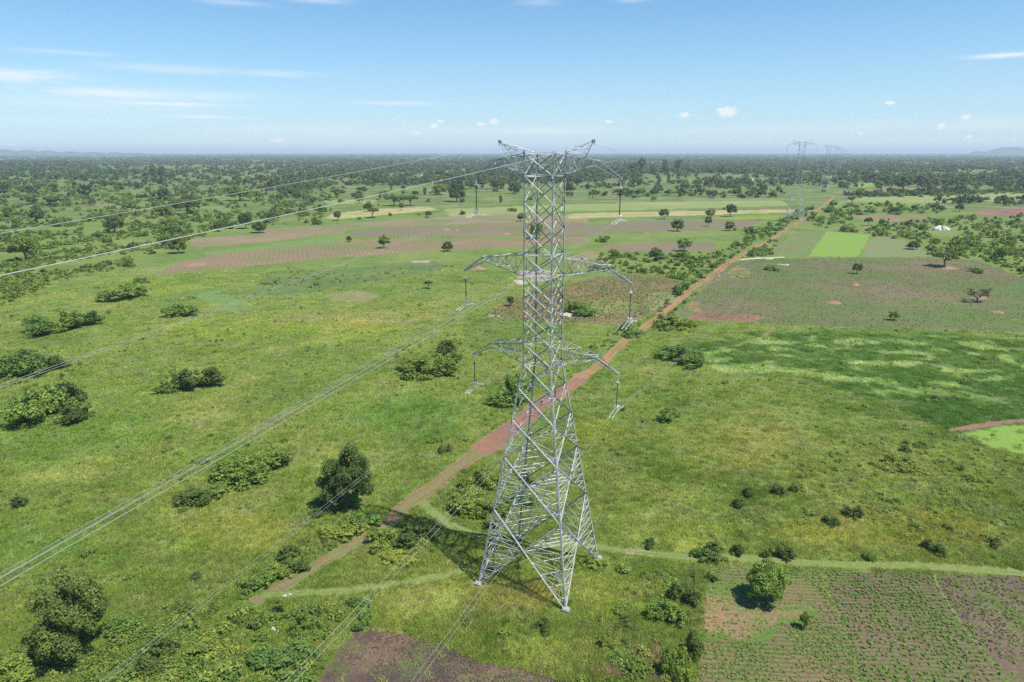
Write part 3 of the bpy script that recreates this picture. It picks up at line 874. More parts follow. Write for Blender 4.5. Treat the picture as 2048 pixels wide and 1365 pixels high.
ring_top = ring(0.24, 0.03, -1.0).mesh("arcing_ring", M_FIT, True)
ring_bot = ring(0.38, 0.036, -4.55).mesh("corona_ring", M_FIT, True)
m = MB(); m.box((0, 0, -4.9), (0.62, 0.06, 0.2)); m.tube([(0, 0, -4.55), (0, 0, -4.9)], .04)
for s in (-1, 1):
    m.box((s * .24, 0, -5.1), (0.1, 0.4, 0.16))
    dz = 0.105
    m.tube([(s * .24, y, -5.1 - 0.105 * abs(y)) for y in (-2.6, -1.3, 0, 1.3, 2.6)], .03)
    for y in (-2.5, -2.1, 2.1, 2.5): m.box((s * .24, y, -5.22 - .105 * abs(y)), (0.07, 0.26, 0.09))
clamp = m.mesh("suspension_clamp", M_FIT)
ARMS = [(-10.72, 61.6, "upper left"), (10.72, 61.6, "upper right"), (-12.72, 47.9, "middle left"), (12.72, 47.9, "middle right"), (-11.45, 35.0, "lower left"), (11.45, 35.0, "lower right")]
ins0 = empty("insulator_string")
for n_, me in (("hanger", hang), ("insulator_rod", rod), ("arcing_ring", ring_top), ("corona_ring", ring_bot), ("suspension_clamp", clamp)): link(n_, me, ins0)
IK = [o for o in COL.objects if o.parent == ins0]
for i, (u, z, nm) in enumerate(ARMS):
    o = ins0 if i == 0 else copy_thing(ins0, (0, 0, 0), 0, kids=IK)
    o.location = TC + UV * u + Vector((0, 0, z - .15)); o.rotation_euler = (0, 0, TR)
    tag(o, f"dark insulator string with white ring hanging from the {nm} arm of the nearest pylon", "insulator", "insulator strings of the power line")
for i, (u, z, nm) in enumerate(ARMS):
    o = copy_thing(ins0, TC + VV * 635 + D2 + UV * u * 1.22 + Vector((0, 0, z * 1.14 - .15)), TR, (1.2, 1.2, 1.2), IK)
    tag(o, f"thin insulator string hanging from the {nm} arm of the second pylon", "insulator", "insulator strings of the power line")


# wires
def wire(u, z0, slope, kk, s0, s1, du=0.0, rad=0.016, n=48, fwd=False, z2=None, su=1.0):
    pts = []
    for i in range(n + 1):
        s = s0 + (s1 - s0) * (i / n)
        if fwd:
            f = s / 635.0; zz = z0 + (z2 - z0) * f - 4 * 17 * f * (1 - f); uu = (u + (u * (su - 1)) * f) + du
            q = TC + UV * uu + VV * s + D2 * f
        else:
            zz = z0 - slope * s + kk * s * s; q = TC + UV * (u + du) - VV * s
        pts.append((q.x, q.y, zz))
    m = MB(); m.tube(pts, rad, 5); return m


for (u, z, nm), sl in zip(ARMS, (0.105, 0.103, 0.105, 0.105, 0.100, 0.100)):
    e = empty("conductor_bundle", TC + UV * u + Vector((0, 0, z - 5.25))); tag(e, f"pair of conductor wires sagging left from the {nm} arm of the nearest pylon", "power line", "conductor wires")
    inv = Matrix.Translation(-e.location)
    for du in (-.24, .24):
        me = wire(u, z - 5.25, sl, 0.000175, 0.3, 300, du, .016 if nm in ('upper right', 'middle left', 'upper left') else .012).mesh("wire", M_WIRE); me.transform(inv); link("wire", me, e)
    for sp in (34, 58, 82, 130, 190, 250):
        q = TC + UV * u - VV * sp + Vector((0, 0, z - 5.25 - sl * sp + .000175 * sp * sp)); m = MB()
        m.box(q - Vector(e.location), (0.56, 0.07, 0.06), Matrix.Rotation(TR, 3, 'Z'))
        m.build("spacer", M_WIRE, e)
    e = empty("conductor_bundle", TC + UV * u + Vector((0, 0, z - 5.25))); tag(e, f"two conductor wires from the {nm} arm of the nearest pylon to the second", "power line", "conductor wires")
    for du in (-.24, .24):
        me = wire(u, z - 5.25, 0, 0, 0.3, 634.7, du, 0.016, 64, True, z * 1.14 - 6.2, 1.22).mesh("wire", M_WIRE); me.transform(inv); link("wire", me, e)
for u, nm, sl in ((-6.85, "left", .098), (6.85, "right", .094)):
    o = wire(u, 66.0, sl, .00018, 0, 300, 0, 0.020 if u > 0 else 0.015).build("earth_wire", M_EARTHWIRE); tag(o, f"single pale earth wire dropping left from the {nm} peak of the nearest pylon", "power line", "earth wires")
    o = wire(u, 66.0, 0, 0, 0, 635, 0, 0.014, 64, True, 66.0 * 1.14, 1.22).build("earth_wire", M_WIRE); tag(o, f"thin earth wire from the {nm} peak of the nearest pylon to the second pylon", "power line", "earth wires")


# ------------------------------------------------------------------ foliage
def leafcloud(cent, rad, n, size, seed, up=0.35, flat=0.0, aspect=0.6):
    """n leaf sprays spread over clumps; returns verts, quads, tone per vert"""
    r = np.random.default_rng(seed)
    cent = np.asarray(cent, float); K = len(cent); rad = np.broadcast_to(np.asarray(rad, float), (K,))
    k = r.choice(K, n, p=rad ** 2 / (rad ** 2).sum())
    d = r.normal(size=(n, 3)); d /= np.linalg.norm(d, axis=1)[:, None]
    rr = rad[k] * r.uniform(0.35, 1.0, n) ** 0.6
    p = cent[k] + d * rr[:, None] * np.array([1, 1, 1 - flat])
    nr = d * 0.9 + r.normal(size=(n, 3)) * 0.45 + np.array([0, 0, up]); nr /= np.linalg.norm(nr, axis=1)[:, None]
    t = np.cross(nr, r.normal(size=(n, 3))); t /= np.linalg.norm(t, axis=1)[:, None] + 1e-9
    b = np.cross(nr, t)
    s = size * r.uniform(0.6, 1.4, n)[:, None]
    V = np.stack([p - t * s, p - b * s * aspect + nr * s * .15, p + t * s, p + b * s * aspect + nr * s * .15], 1).reshape(-1, 3)
    ct = r.uniform(0, 1, K)
    tone = np.clip(ct[k] * 0.6 + r.uniform(-.15, .55, n), 0, 1)
    return V, np.arange(4 * n).reshape(-1, 4), np.repeat(tone, 4)


def leafmesh(name, V, Fq, tone, mat):
    me = quickmesh(name, V, Fq, mat)
    at = me.attributes.new('tone', 'FLOAT', 'POINT'); at.data.foreach_set('value', tone.astype(np.float32))
    return me


def dome(seed, n, low=0.1, squash=1.0, irr=0.18, inner=0.25, cx=0.5):
    """clump centres over a domed crown 1 wide, top at 1"""
    r = np.random.default_rng(seed); o = []
    while len(o) < n:
        d = r.normal(size=3); d /= np.linalg.norm(d)
        if d[2] < -0.75: continue
        q = d * (1 - inner * r.random() ** 2) * (1 + r.uniform(-irr, irr))
        o.append((q[0] * .40, q[1] * .40, low + (1 - low) * (0.5 + q[2] * .42)))
    return np.array(o)


def trunkmesh(seed, h, r0, spread, limbs, name="trunk", mat=None):
    r = random.Random(seed); m = MB()
    m.tube([(0, 0, -.05), (r.uniform(-.01, .01), r.uniform(-.01, .01), h * .5), (r.uniform(-.03, .03), r.uniform(-.03, .03), h)], [r0 * 1.3, r0, r0 * .8], 7)
    for i in range(limbs):
        a = 6.283 * i / limbs + r.uniform(-.4, .4); e = spread * r.uniform(.6, 1)
        m.tube([(0, 0, h * .9), (math.cos(a) * e * .45, math.sin(a) * e * .45, h + (1 - h) * .28), (math.cos(a) * e, math.sin(a) * e, h + (1 - h) * .58)], [r0 * .6, r0 * .4, r0 * .12], 5)
    return m.mesh(name, mat or M_BARK)


def crown(kind, seed, n, size, mat):
    r = np.random.default_rng(seed)
    if kind == 'round': c = dome(seed, 46, 0.12); ra = 0.15
    elif kind == 'oval': c = dome(seed, 34, 0.28, irr=.25); ra = 0.15
    elif kind == 'full':
        c = dome(seed, 60, 0.02, irr=.3, inner=.4); ra = r.uniform(.06, .15, len(c))
    elif kind == 'open':
        c = dome(seed, 34, 0.2, irr=.35, inner=.5); ra = r.uniform(.07, .16, len(c))
    elif kind == 'acacia':
        a = r.uniform(0, 6.28, 34); q = np.sqrt(r.random(34)) * .43
        c = np.stack([np.cos(a) * q, np.sin(a) * q, 0.80 - q * q * .7 + r.uniform(-.10, .08, 34)], -1); ra = 0.12
    elif kind == 'bush': 
        nl = 11; la = r.uniform(0, 6.28, nl); lq = np.sqrt(r.random(nl)) * .36; lh = r.uniform(.35, 1.0, nl) * (1 - lq * .9); lr = r.uniform(.10, .20, nl)
        li = r.integers(0, nl, 70); d = r.normal(size=(70, 3)); d /= np.linalg.norm(d, axis=1)[:, None]; d[:, 2] = np.abs(d[:, 2])
        c = np.stack([np.cos(la[li]) * lq[li] + d[:, 0] * lr[li], np.sin(la[li]) * lq[li] + d[:, 1] * lr[li], lh[li] * (.25 + .62 * d[:, 2] * r.uniform(.4, 1.1, 70))], -1); ra = r.uniform(.045, .12, 70)
    elif kind == 'tall':
        z = r.uniform(.22, .95, 30); q = .30 * np.sqrt(r.random(30)) * np.sin(np.clip((z - .1) / .95, 0, 1) * 3.1) ** .6 + .02; a = r.uniform(0, 6.28, 30)
        c = np.stack([np.cos(a) * q, np.sin(a) * q, z], -1); ra = r.uniform(.07, .14, 30)
    elif kind == 'dry':
        c = dome(seed, 16, 0.3, irr=.35, inner=.5); ra = 0.14
    elif kind == 'droop':
        a = r.uniform(0, 6.28, 24); q = np.sqrt(r.random(24)) * .42
        c = np.stack([np.cos(a) * q, np.sin(a) * q, .85 - q * q * 2.0 + r.uniform(-.06, .05, 24)], -1); ra = .12
    V, Fq, t = leafcloud(c, ra, n, size, seed + 1, flat=0.35 if kind == 'acacia' else 0.1)
    if kind == 'bush':
        V[:, :2] -= (V[:, :2].max(0) + V[:, :2].min(0)) / 2; V[:, :2] *= 1.0 / (V[:, :2].max(0) - V[:, :2].min(0)).max(); V[:, 2] *= 1.0 / V[:, 2].max(); V[:, 2] = np.maximum(V[:, 2], -.02)
    return leafmesh("crown", V, Fq, t, mat)


PROTO = {}


def proto(key, kind, n, size, mat, h, r0, spread, limbs, seeds=(1,)):
    PROTO[key] = [(crown(kind, s * 13 + len(key), n, size, mat), trunkmesh(s, h, r0, spread, limbs)) for s in seeds]


proto('mango', 'round', 13000, .022, M_FRESH, .2, .035, .28, 5, (3,))
proto('bigtree', 'full', 17000, .017, M_OLIVE, .25, .03, .35, 6, (5,))
proto('round', 'round', 2400, .042, M_DARK, .16, .035, .25, 4, (11, 12))
proto('oval', 'oval', 2000, .044, M_DARK, .3, .03, .25, 4, (21, 22))
proto('open', 'open', 2200, .04, M_MID, .3, .03, .32, 5, (31, 32))
proto('acacia', 'acacia', 2000, .042, M_DARK, .4, .03, .36, 6, (41, 42))
proto('tall', 'tall', 1200, .05, M_DARK, .3, .025, .15, 4, (51, 52))
proto('dry', 'dry', 420, .05, M_DRY, .22, .03, .4, 9, (61,))
proto('droop', 'droop', 900, .055, M_DARK, .45, .03, .25, 6, (71,))
BUSH = {'bush': [crown('bush', s, 3600, .027, m) for s, m in ((81, M_MID), (82, M_FRESH), (83, M_MID), (84, M_DARK))],
        'lite': [crown('bush', s, 3200, .027, M_LITE) for s in (85, 86)],
        'dark': [crown('bush', s, 3200, .028, M_DARK) for s in (87, 88)]}
NKIND = {'mango': 'round_tree', 'bigtree': 'leafy_tree', 'round': 'round_tree', 'oval': 'leafy_tree', 'open': 'leafy_tree', 'acacia': 'acacia_tree', 'tall': 'tall_tree', 'dry': 'bare_tree', 'droop': 'palm_like_tree'}


def place_tree(key, x, y, w, h, label, group=None, rz=None):
    """x, y: foot in the photograph; w, h: crown width and height there"""
    q = G(x, y); s = mpp(x, y); dep = math.atan2(CAMH, math.hypot(q[0], q[1]))
    W_ = w * s * 1.12; H_ = h * s / math.cos(dep) * 1.0
    rz = random.uniform(0, 6.28) if rz is None else rz
    if key in BUSH:
        o = link("bush", random.choice(BUSH[key])); o.location = q; o.rotation_euler = (0, 0, rz)
        H_ = max(0.3, (h - w * math.sin(dep) * 0.55) * s / math.cos(dep)) if h > w * .3 else h * s
        o.scale = (W_ * 1.02, W_ * 1.02, H_ * 1.1); tag(o, label, "bush", group); return o
    cr, tr = random.choice(PROTO[key])
    e = empty(NKIND[key], q, rz)
    H_ = max(W_ * .55, (h - w * math.sin(dep) * 0.35) * s / math.cos(dep))
    e.scale = (W_ * .93, W_ * .93, H_ * 1.0)
    link("crown", cr, e); link("trunk", tr, e)
    tag(e, label, "tree", group); return e


# kind, foot x, foot y, width, height, label  (photograph pixels)
TREES = [
    ('mango', 1534, 1204, 80, 84, "dense round green tree in the red soiled crop plot"),
    ('bigtree', 694, 1014, 104, 124, "large dark leafy tree left of the brown wheel track"),
    ('bigtree', 142, 1318, 140, 165, "big dark spreading tree in the scrub at the lower left corner"),
    ('open', 1608, 1258, 22, 36, "small thin sapling beside the round tree's bare ground"),
    ('open', 562, 1225, 22, 30, "small blue green sapling by the end of the brown track"),
    ('round', 1355, 463, 24, 25, "round dark tree in the mauve furrowed field"), ('open', 1368, 503, 34, 28, "broad open tree at the rim of the small mauve plot"),
    ('oval', 1328, 439, 19, 21, "light stemmed tree on the straw strip edge"), ('open', 1420, 437, 23, 20, "spreading tree at the top edge of the furrowed field"),
    ('oval', 1416, 453, 13, 20, "slim tree just below a spreading tree"), ('oval', 1460, 434, 24, 25, "dark upright tree by the reddish patch near the second pylon"),
    ('round', 1459, 462, 19, 20, "small round tree at the right end of the furrowed field"), ('acacia', 1466, 386, 20, 18, "flat topped tree in the pasture left of the second pylon"),
    ('oval', 1526, 387, 15, 18, "small oval tree close left of the second pylon"), ('open', 1503, 384, 21, 12, "low wide tree left of the second pylon"),
    ('oval', 1397, 382, 13, 13, "little dark tree in the far pasture"), ('open', 1371, 384, 22, 24, "taller open tree in the far pasture"),
    ('round', 1317, 386, 21, 17, "dark bushy tree right of the top arm of the pylon"), ('tall', 1356, 362, 11, 17, "dark pointed tree standing alone like a cypress"),
    ('oval', 1713, 548, 18, 22, "small round topped tree on a thin stem in the wide crop field"), ('acacia', 1888, 534, 48, 34, "wide umbrella tree on an earth mound at right"),
    ('open', 2004, 520, 40, 30, "wide dark leaning tree at the right edge of the crop field"), ('round', 1824, 499, 25, 18, "small rounded dark tree above the wide crop field"),
    ('open', 1788, 641, 22, 20, "dark ragged little tree at the lower rim of the wide crop field"), ('dry', 1954, 604, 48, 33, "bare grey leafless tree in the wide crop field"),
    ('droop', 1736, 452, 17, 19, "drooping palm like tree on the small mound"), ('oval', 1791, 429, 19, 15, "dark tree at the end of the red tilled strip"),
    ('oval', 1828, 423, 12, 13, "small upright dark tree in the right pasture"), ('acacia', 1904, 409, 19, 14, "umbrella tree in the right pasture"),
    ('oval', 1919, 424, 16, 16, "dark tree beside the maroon ploughed field"), ('oval', 1879, 423, 17, 12, "low dark tree left of the maroon field"),
    ('open', 2018, 411, 18, 10, "low dark tree above the maroon field"), ('acacia', 1704, 407, 22, 14, "pair of dark crowns beside the road's far end"),
    ('bigtree', 1806, 379, 34, 30, "largest dark mango like tree beyond the hedge"), ('oval', 1835, 374, 24, 24, "dark tree right of the largest mango like tree"),
    ('round', 1869, 374, 22, 17, "bright round tree beyond the hedge"), ('acacia', 1897, 374, 24, 18, "grey green spreading tree right of the bright round tree"),
    ('open', 1932, 366, 30, 22, "wide tree above the pasture at right"), ('open', 1772, 371, 28, 22, "dense dark tree left of the largest mango like tree"),
    ('round', 518, 466, 28, 24, "neat umbrella shaped tree on the brown strip"), ('oval', 492, 458, 28, 32, "tall dark tree behind the neat umbrella tree"),
    ('oval', 437, 464, 16, 20, "small upright tree at the left end of the brown strip"), ('round', 547, 441, 28, 15, "low dome of dark foliage left of the straw field"),
    ('round', 230, 465, 38, 36, "very dark solid tree in the bushland"), ('open', 198, 479, 18, 18, "small grey tree in front of the very dark tree"),
    ('round', 358, 507, 32, 33, "dense dark tree at the left end of the ploughed band"), ('acacia', 345, 482, 40, 34, "umbrella tree behind the dense dark tree"), ('open', 330, 492, 30, 24, "ragged grey tree beside the umbrella tree"),
    ('open', 52, 521, 60, 50, "dark tree clump at the left edge of the bushland"), ('oval', 676, 442, 16, 20, "little tree on a thin trunk left of the straw field"),
    ('acacia', 640, 428, 24, 16, "flat tree under the earth wire"), ('acacia', 608, 422, 22, 14, "small flat tree behind the left bushes"),
    ('bigtree', 913, 404, 36, 40, "big dark tree standing alone with a clear trunk"), ('acacia', 745, 436, 30, 22, "spreading tree on the straw field edge"), ('oval', 737, 424, 18, 18, "bright green tree behind the spreading tree"),
    ('oval', 803, 421, 13, 15, "small oval tree in front of the bright acacia"), ('acacia', 821, 412, 32, 23, "bright green acacia at the right end of the straw field"), ('acacia', 788, 412, 36, 20, "grey acacia left of the bright one"),
    ('oval', 857, 436, 13, 14, "small dark tree on the open pasture"), ('open', 768, 497, 27, 28, "leaning dark tree on the reddish band"), ('round', 894, 503, 22, 21, "compact round bush like tree on the reddish band"),
    ('round', 698, 484, 12, 12, "tiny round tree on the reddish band"), ('acacia', 857, 578, 21, 18, "small umbrella tree alone in the meadow"), ('oval', 1021, 613, 15, 21, "dark conical young tree at the corner of the brown plot"),
    ('open', 1042, 443, 20, 17, "small tree left of the pylon body"), ('open', 1074, 478, 36, 34, "dark tree seen through the pylon body"), ('tall', 1001, 408, 10, 17, "slim grey brown tree in the pasture"),
    ('oval', 1061, 404, 9, 10, "tiny tree left of the pylon neck"), ('oval', 925, 409, 12, 12, "small dark tree below the top insulator"),
    ('round', 1028, 388, 24, 24, "rounded dark tree with a short trunk left of the pylon neck"), ('round', 1140, 386, 26, 22, "dark rounded tree just right of the pylon neck"), ('open', 1185, 396, 17, 17, "light stemmed tree under the top right arm"),
    ('open', 880, 390, 34, 18, "broad tree behind the big lone tree"), ('round', 940, 378, 26, 18, "dark crown in the tree row left of the pylon"), ('acacia', 966, 378, 22, 16, "pale flat crown in the tree row left of the pylon"), ('round', 995, 378, 30, 19, "wide dark crown in the tree row left of the pylon"),
    ('tall', 308, 357, 22, 26, "tall russet topped tree in the far grove"), ('tall', 324, 357, 22, 24, "dark tall tree beside the russet one"), ('tall', 8, 391, 34, 30, "tall hazy tree at the left edge"), ('open', 108, 380, 22, 16, "dark tree in the pale left meadow"),
    ('acacia', 52, 385, 24, 12, "flat dark tree left of the marsh"), ('acacia', 110, 412, 30, 14, "dark flat tree by the marsh"), ('oval', 330, 402, 22, 26, "dark upright tree in the middle of the bushland"),
    ('acacia', 375, 428, 50, 22, "broad dark acacia behind the earth wire"), ('open', 326, 432, 36, 22, "dark spreading tree by the earth wire"), ('open', 480, 402, 50, 22, "broad umbrella tree in the left bushland"),
    ('open', 1230, 519, 18, 20, "small tree at the tip of the middle right arm"), ('open', 1310, 522, 32, 28, "grey green tree on the road side scrub"),
    ('tall', 1283, 350, 22, 34, "tallest dark tree in the woodland right of the pylon top"), ('tall', 1265, 352, 24, 26, "tall dark tree left of the tallest one"), ('tall', 1330, 350, 22, 30, "tall tree in the woodland right of the tallest one"), ('tall', 1355, 348, 24, 28, "dark tall tree at the right of the woodland group"),
]
for a in TREES: place_tree(*a)

BUSHES = [
    ('bush', 250, 597, 86, 36, "dense dark green thicket in the left meadow"), ('bush', 284, 567, 30, 14, "small thicket behind the dense one"), ('bush', 361, 633, 62, 32, "domed thicket beside the small square plot"),
    ('bush', 75, 668, 76, 44, "left half of the long thicket"), ('bush', 122, 660, 80, 48, "middle of the long thicket"), ('bush', 168, 652, 62, 38, "right end of the long thicket"),
    ('bush', 30, 755, 90, 56, "thicket cut by the left picture edge"), ('bush', 85, 738, 90, 50, "sprawling thicket under the upper conductor"), ('dark', 120, 812, 80, 70, "dark thicket under the sprawling one"), ('bush', 80, 840, 120, 80, "big ragged thicket at the left meadow"), ('dark', 150, 842, 66, 46, "dark low thicket beside the big ragged one"),
    ('bush', 345, 780, 66, 46, "yellow green half of the round thicket"), ('bush', 402, 774, 82, 56, "dark green half of the round thicket"),
    ('bush', 475, 960, 120, 74, "sprawling thicket crossed by three conductors"), ('bush', 540, 930, 90, 50, "upper end of the sprawling thicket"), ('dark', 385, 1005, 80, 46, "lower left end of the sprawling thicket"), ('lite', 430, 990, 70, 36, "pale middle of the sprawling thicket"),
    ('dark', 40, 1012, 34, 28, "small lone blue green bush at the left edge"), ('bush', 730, 1052, 60, 46, "thicket right of the large leafy tree"), ('lite', 690, 1068, 90, 44, "pale leafy thicket below the large tree"), ('dark', 640, 1030, 40, 26, "dark low thicket left of the large tree's foot"),
    ('bush', 765, 1090, 70, 44, "thicket by the bend of the brown track"), ('bush', 820, 1085, 80, 52, "large thicket below the track junction"), ('lite', 800, 1115, 90, 36, "pale spread of the large junction thicket"), ('dark', 845, 1052, 60, 28, "dark thicket at the track junction"),
    ('bush', 935, 1020, 90, 60, "leafy thicket inside the bend of the pale track"), ('lite', 985, 1040, 80, 50, "bright thicket behind the pylon's left legs"), ('bush', 960, 975, 70, 46, "upper thicket left of the pylon legs"), ('bush', 1040, 1010, 60, 40, "thicket seen between the pylon legs"),
    ('bush', 850, 752, 90, 52, "broad thicket left of the lower left arm"), ('bush', 890, 745, 66, 50, "dense part of the thicket left of the lower left arm"), ('dark', 892, 710, 46, 44, "tall dark part of the thicket left of the lower left arm"), ('bush', 826, 742, 50, 34, "left tip of the thicket by the lower left arm"),
    ('bush', 1022, 806, 86, 60, "thicket beside the muddy road left of the pylon body"), ('bush', 1040, 780, 60, 46, "thicket behind the pylon waist"),
    ('bush', 1362, 724, 98, 46, "round broad thicket at the edge of the dark meadow"), ('bush', 1338, 840, 52, 34, "small grey green thicket in the right meadow"), ('bush', 1150, 625, 46, 30, "dark shrub cluster on the pale rock"), ('fresh' if False else 'bush', 1172, 632, 44, 22, "light shrub beside the dark cluster on the rock"),
    ('dark', 1495, 992, 28, 26, "round dark shrub, upper left one of a loose group"), ('dark', 1476, 1014, 30, 26, "round dark shrub, lowest of a loose group"), ('dark', 1558, 988, 28, 24, "round shrub in the middle of the right scrub"), ('dark', 1588, 984, 20, 20, "small shrub just right of another in the right scrub"),
    ('dark', 1704, 1032, 40, 30, "dark green round shrub in the right scrub"), ('dark', 1664, 1048, 34, 26, "grey shrub left of the dark round one"), ('dark', 1868, 1104, 44, 36, "round shrub above the track at right"), ('dark', 1895, 1060, 20, 18, "small dark shrub in the yellow grass at right"), ('dark', 1990, 1092, 34, 26, "loose shrub near the right edge above the track"),
    ('dark', 1420, 1114, 68, 40, "widest dark shrub on the track's upper side"), ('dark', 1475, 1108, 30, 30, "second dark shrub along the track"), ('dark', 1533, 1112, 26, 24, "third small dark shrub along the track"), ('dark', 1572, 1116, 40, 36, "fourth round dark shrub along the track"), ('dark', 1300, 1094, 28, 28, "dark shrub nearest the pylon's right foot"),
    ('bush', 1738, 1120, 26, 26, "small pointed shrub above the crop rows"), ('bush', 1424, 1160, 22, 20, "small weed bush in the red soil"),
    ('bush', 1352, 1352, 62, 66, "bright leafy bush at the bottom edge left of the crop plot"), ('dark', 1385, 1310, 40, 60, "dark shrub against the crop plot's left rim"), ('bush', 1330, 1240, 70, 54, "tangled bush left of the red soil"), ('bush', 1370, 1200, 60, 50, "upper tangled bush left of the red soil"), ('bush', 1270, 1345, 36, 34, "small bush by the dry branches"), ('bush', 1215, 1292, 36, 32, "small leafy bush right of the pylon's front foot"), ('lite', 1232, 1310, 40, 26, "yellow green bush below the small leafy one"), ('bush', 1245, 1222, 40, 24, "low leafy bush in the yellow grass"), ('bush', 1260, 1250, 44, 24, "low dark bush under another in the grass"), ('dark', 1090, 1260, 44, 34, "dark bush in front of the pylon's front foot"), ('lite', 1190, 1130, 50, 26, "tangled growth at the pylon's right foot"),
    ('bush', 1698, 463, 44, 18, "dark bush clump right of the brightest plot"), ('bush', 1350, 655, 80, 34, "leafy bush where the road meets the brown plot"), ('bush', 1265, 672, 50, 24, "bush beside the road under the middle right arm"), ('bush', 1205, 484, 28, 14, "small bright bush at the rim of the mauve plot"), ('dark', 925, 430, 14, 10, "small dark dome bush in the pasture"), ('bush', 1024, 424, 18, 9, "light bush in the pasture left of the pylon"), ('dark', 780, 432, 10, 8, "tiny dark bush below the acacias"),
    ('bush', 890, 905, 26, 20, "small dark bush above the muddy road's end"), ('bush', 870, 885, 30, 16, "low bush in the meadow above the mud"), ('bush', 590, 1130, 80, 48, "leafy thicket along the upper side of the brown track"), ('bush', 530, 1165, 70, 46, "thicket further down the brown track"), ('lite', 560, 1150, 60, 36, "pale part of the track side thicket"), ('bush', 725, 1250, 44, 34, "bush at the corner of the dark ploughed plot"), ('bush', 610, 1260, 60, 50, "bright bush left of the ploughed plot's top"), ('bush', 520, 1245, 50, 34, "loose bush near the end of the brown track"), ('bush', 320, 1330, 90, 60, "leafy clump in the lower left scrub"), ('lite', 420, 1300, 90, 50, "pale clump in the lower left scrub"), ('bush', 560, 1320, 110, 60, "broad leafy clump beside the ploughed plot"), ('bush', 240, 1262, 80, 50, "clump right of the big spreading tree"), ('lite', 30, 1360, 90, 60, "pale thicket in the bottom left corner"),
    ('dark', 1810, 902, 26, 16, "spiky blue green shrub in the right scrub"), ('bush', 1840, 892, 34, 16, "feathery shrub beside the spiky one"), ('lite', 1800, 935, 80, 24, "pale tangle in the right scrub"), ('bush', 1545, 540, 40, 10, "green weeds by the pale sand in the crop field"), ('bush', 1950, 545, 34, 12, "weedy bush right of the umbrella tree"),
]
for a in BUSHES: place_tree(*a)


for i, t_ in enumerate(np.linspace(0, 1, 54)):
    x_ = 1690 + 380 * t_; y_ = np.interp(x_, [1690, 1760, 1900, 2070], [391, 393, 389, 381]) + random.uniform(-1.2, 1.2)
    place_tree('dark' if i % 3 else 'bush', x_, y_, random.uniform(9, 17), random.uniform(7, 11), "one of the bushes of the long dark hedge below the right woodland", "bushes of the long dark hedge")


# ------------------------------------------------------------------ scattering (grass, crops, undergrowth, far woods)
def scatter(name, pts, scl, protos, label, cat, tint=None, seed=1, tilt=0.0):
    r = np.random.default_rng(seed); n = len(pts)
    me = bpy.data.meshes.new(name); me.vertices.add(n); me.vertices.foreach_set('co', np.asarray(pts, np.float32).ravel())
    rot = np.zeros((n, 3), np.float32); rot[:, 2] = r.uniform(0, 6.283, n); rot[:, :2] = r.normal(size=(n, 2)) * tilt
    scl = np.asarray(scl, np.float32)
    if scl.ndim == 1: scl = np.repeat(scl[:, None], 3, 1)
    me.attributes.new('rot', 'FLOAT_VECTOR', 'POINT').data.foreach_set('vector', rot.ravel())
    me.attributes.new('scl', 'FLOAT_VECTOR', 'POINT').data.foreach_set('vector', scl.ravel())
    me.attributes.new('idx', 'INT', 'POINT').data.foreach_set('value', r.integers(0, len(protos), n).astype(np.int32))
    if tint is not None:
        t4 = np.ones((n, 4), np.float32); t4[:, :3] = tint
        me.attributes.new('tint', 'FLOAT_COLOR', 'POINT').data.foreach_set('color', t4.ravel())
    o = link(name, me)
    gt = bpy.data.node_groups.new(name, 'GeometryNodeTree')
    gt.interface.new_socket("Geometry", in_out='INPUT', socket_type='NodeSocketGeometry')
    gt.interface.new_socket("Geometry", in_out='OUTPUT', socket_type='NodeSocketGeometry')
    N = gt.nodes; Lk = gt.links
    gi = N.new('NodeGroupInput'); go = N.new('NodeGroupOutput'); ip = N.new('GeometryNodeInstanceOnPoints'); jn = N.new('GeometryNodeJoinGeometry')
    for p_ in protos:
        po = bpy.data.objects.new(name, p_)
        oi = N.new('GeometryNodeObjectInfo'); oi.inputs['Object'].default_value = po; oi.inputs['As Instance'].default_value = True
        Lk.new(oi.outputs['Geometry'], jn.inputs[0])
    Lk.new(gi.outputs[0], ip.inputs['Points']); Lk.new(jn.outputs[0], ip.inputs['Instance'])
    ip.inputs['Pick Instance'].default_value = True

    def na(nm, ty):
        a = N.new('GeometryNodeInputNamedAttribute'); a.data_type = ty; a.inputs['Name'].default_value = nm; return a.outputs[0]
    Lk.new(na('idx', 'INT'), ip.inputs['Instance Index']); Lk.new(na('rot', 'FLOAT_VECTOR'), ip.inputs['Rotation']); Lk.new(na('scl', 'FLOAT_VECTOR'), ip.inputs['Scale'])
    Lk.new(ip.outputs[0], go.inputs[0])
    md = o.modifiers.new("scatter", 'NODES'); md.node_group = gt
    tag(o, label, cat, kind='stuff')
    return o


def blades(name, n, rad, h, w, seed, mat):
    r = np.random.default_rng(seed)
    a = r.uniform(0, 6.28, n); q = np.sqrt(r.random(n)) * rad
    x, y = np.cos(a) * q, np.sin(a) * q
    hh = h * r.uniform(.45, 1.15, n); l = r.uniform(0, 6.28, n); ln = hh * r.uniform(.2, .8, n); f = r.uniform(0, 3.14, n)
    b0 = np.stack([x - np.cos(f) * w, y - np.sin(f) * w, 0 * x], -1); b1 = np.stack([x + np.cos(f) * w, y + np.sin(f) * w, 0 * x], -1)
    tp = np.stack([x + np.cos(l) * ln, y + np.sin(l) * ln, hh], -1)
    V = np.stack([b0, b1, tp], 1).reshape(-1, 3)
    return leafmesh(name, V, np.arange(3 * n).reshape(-1, 3), np.repeat(r.random(n), 3), mat)


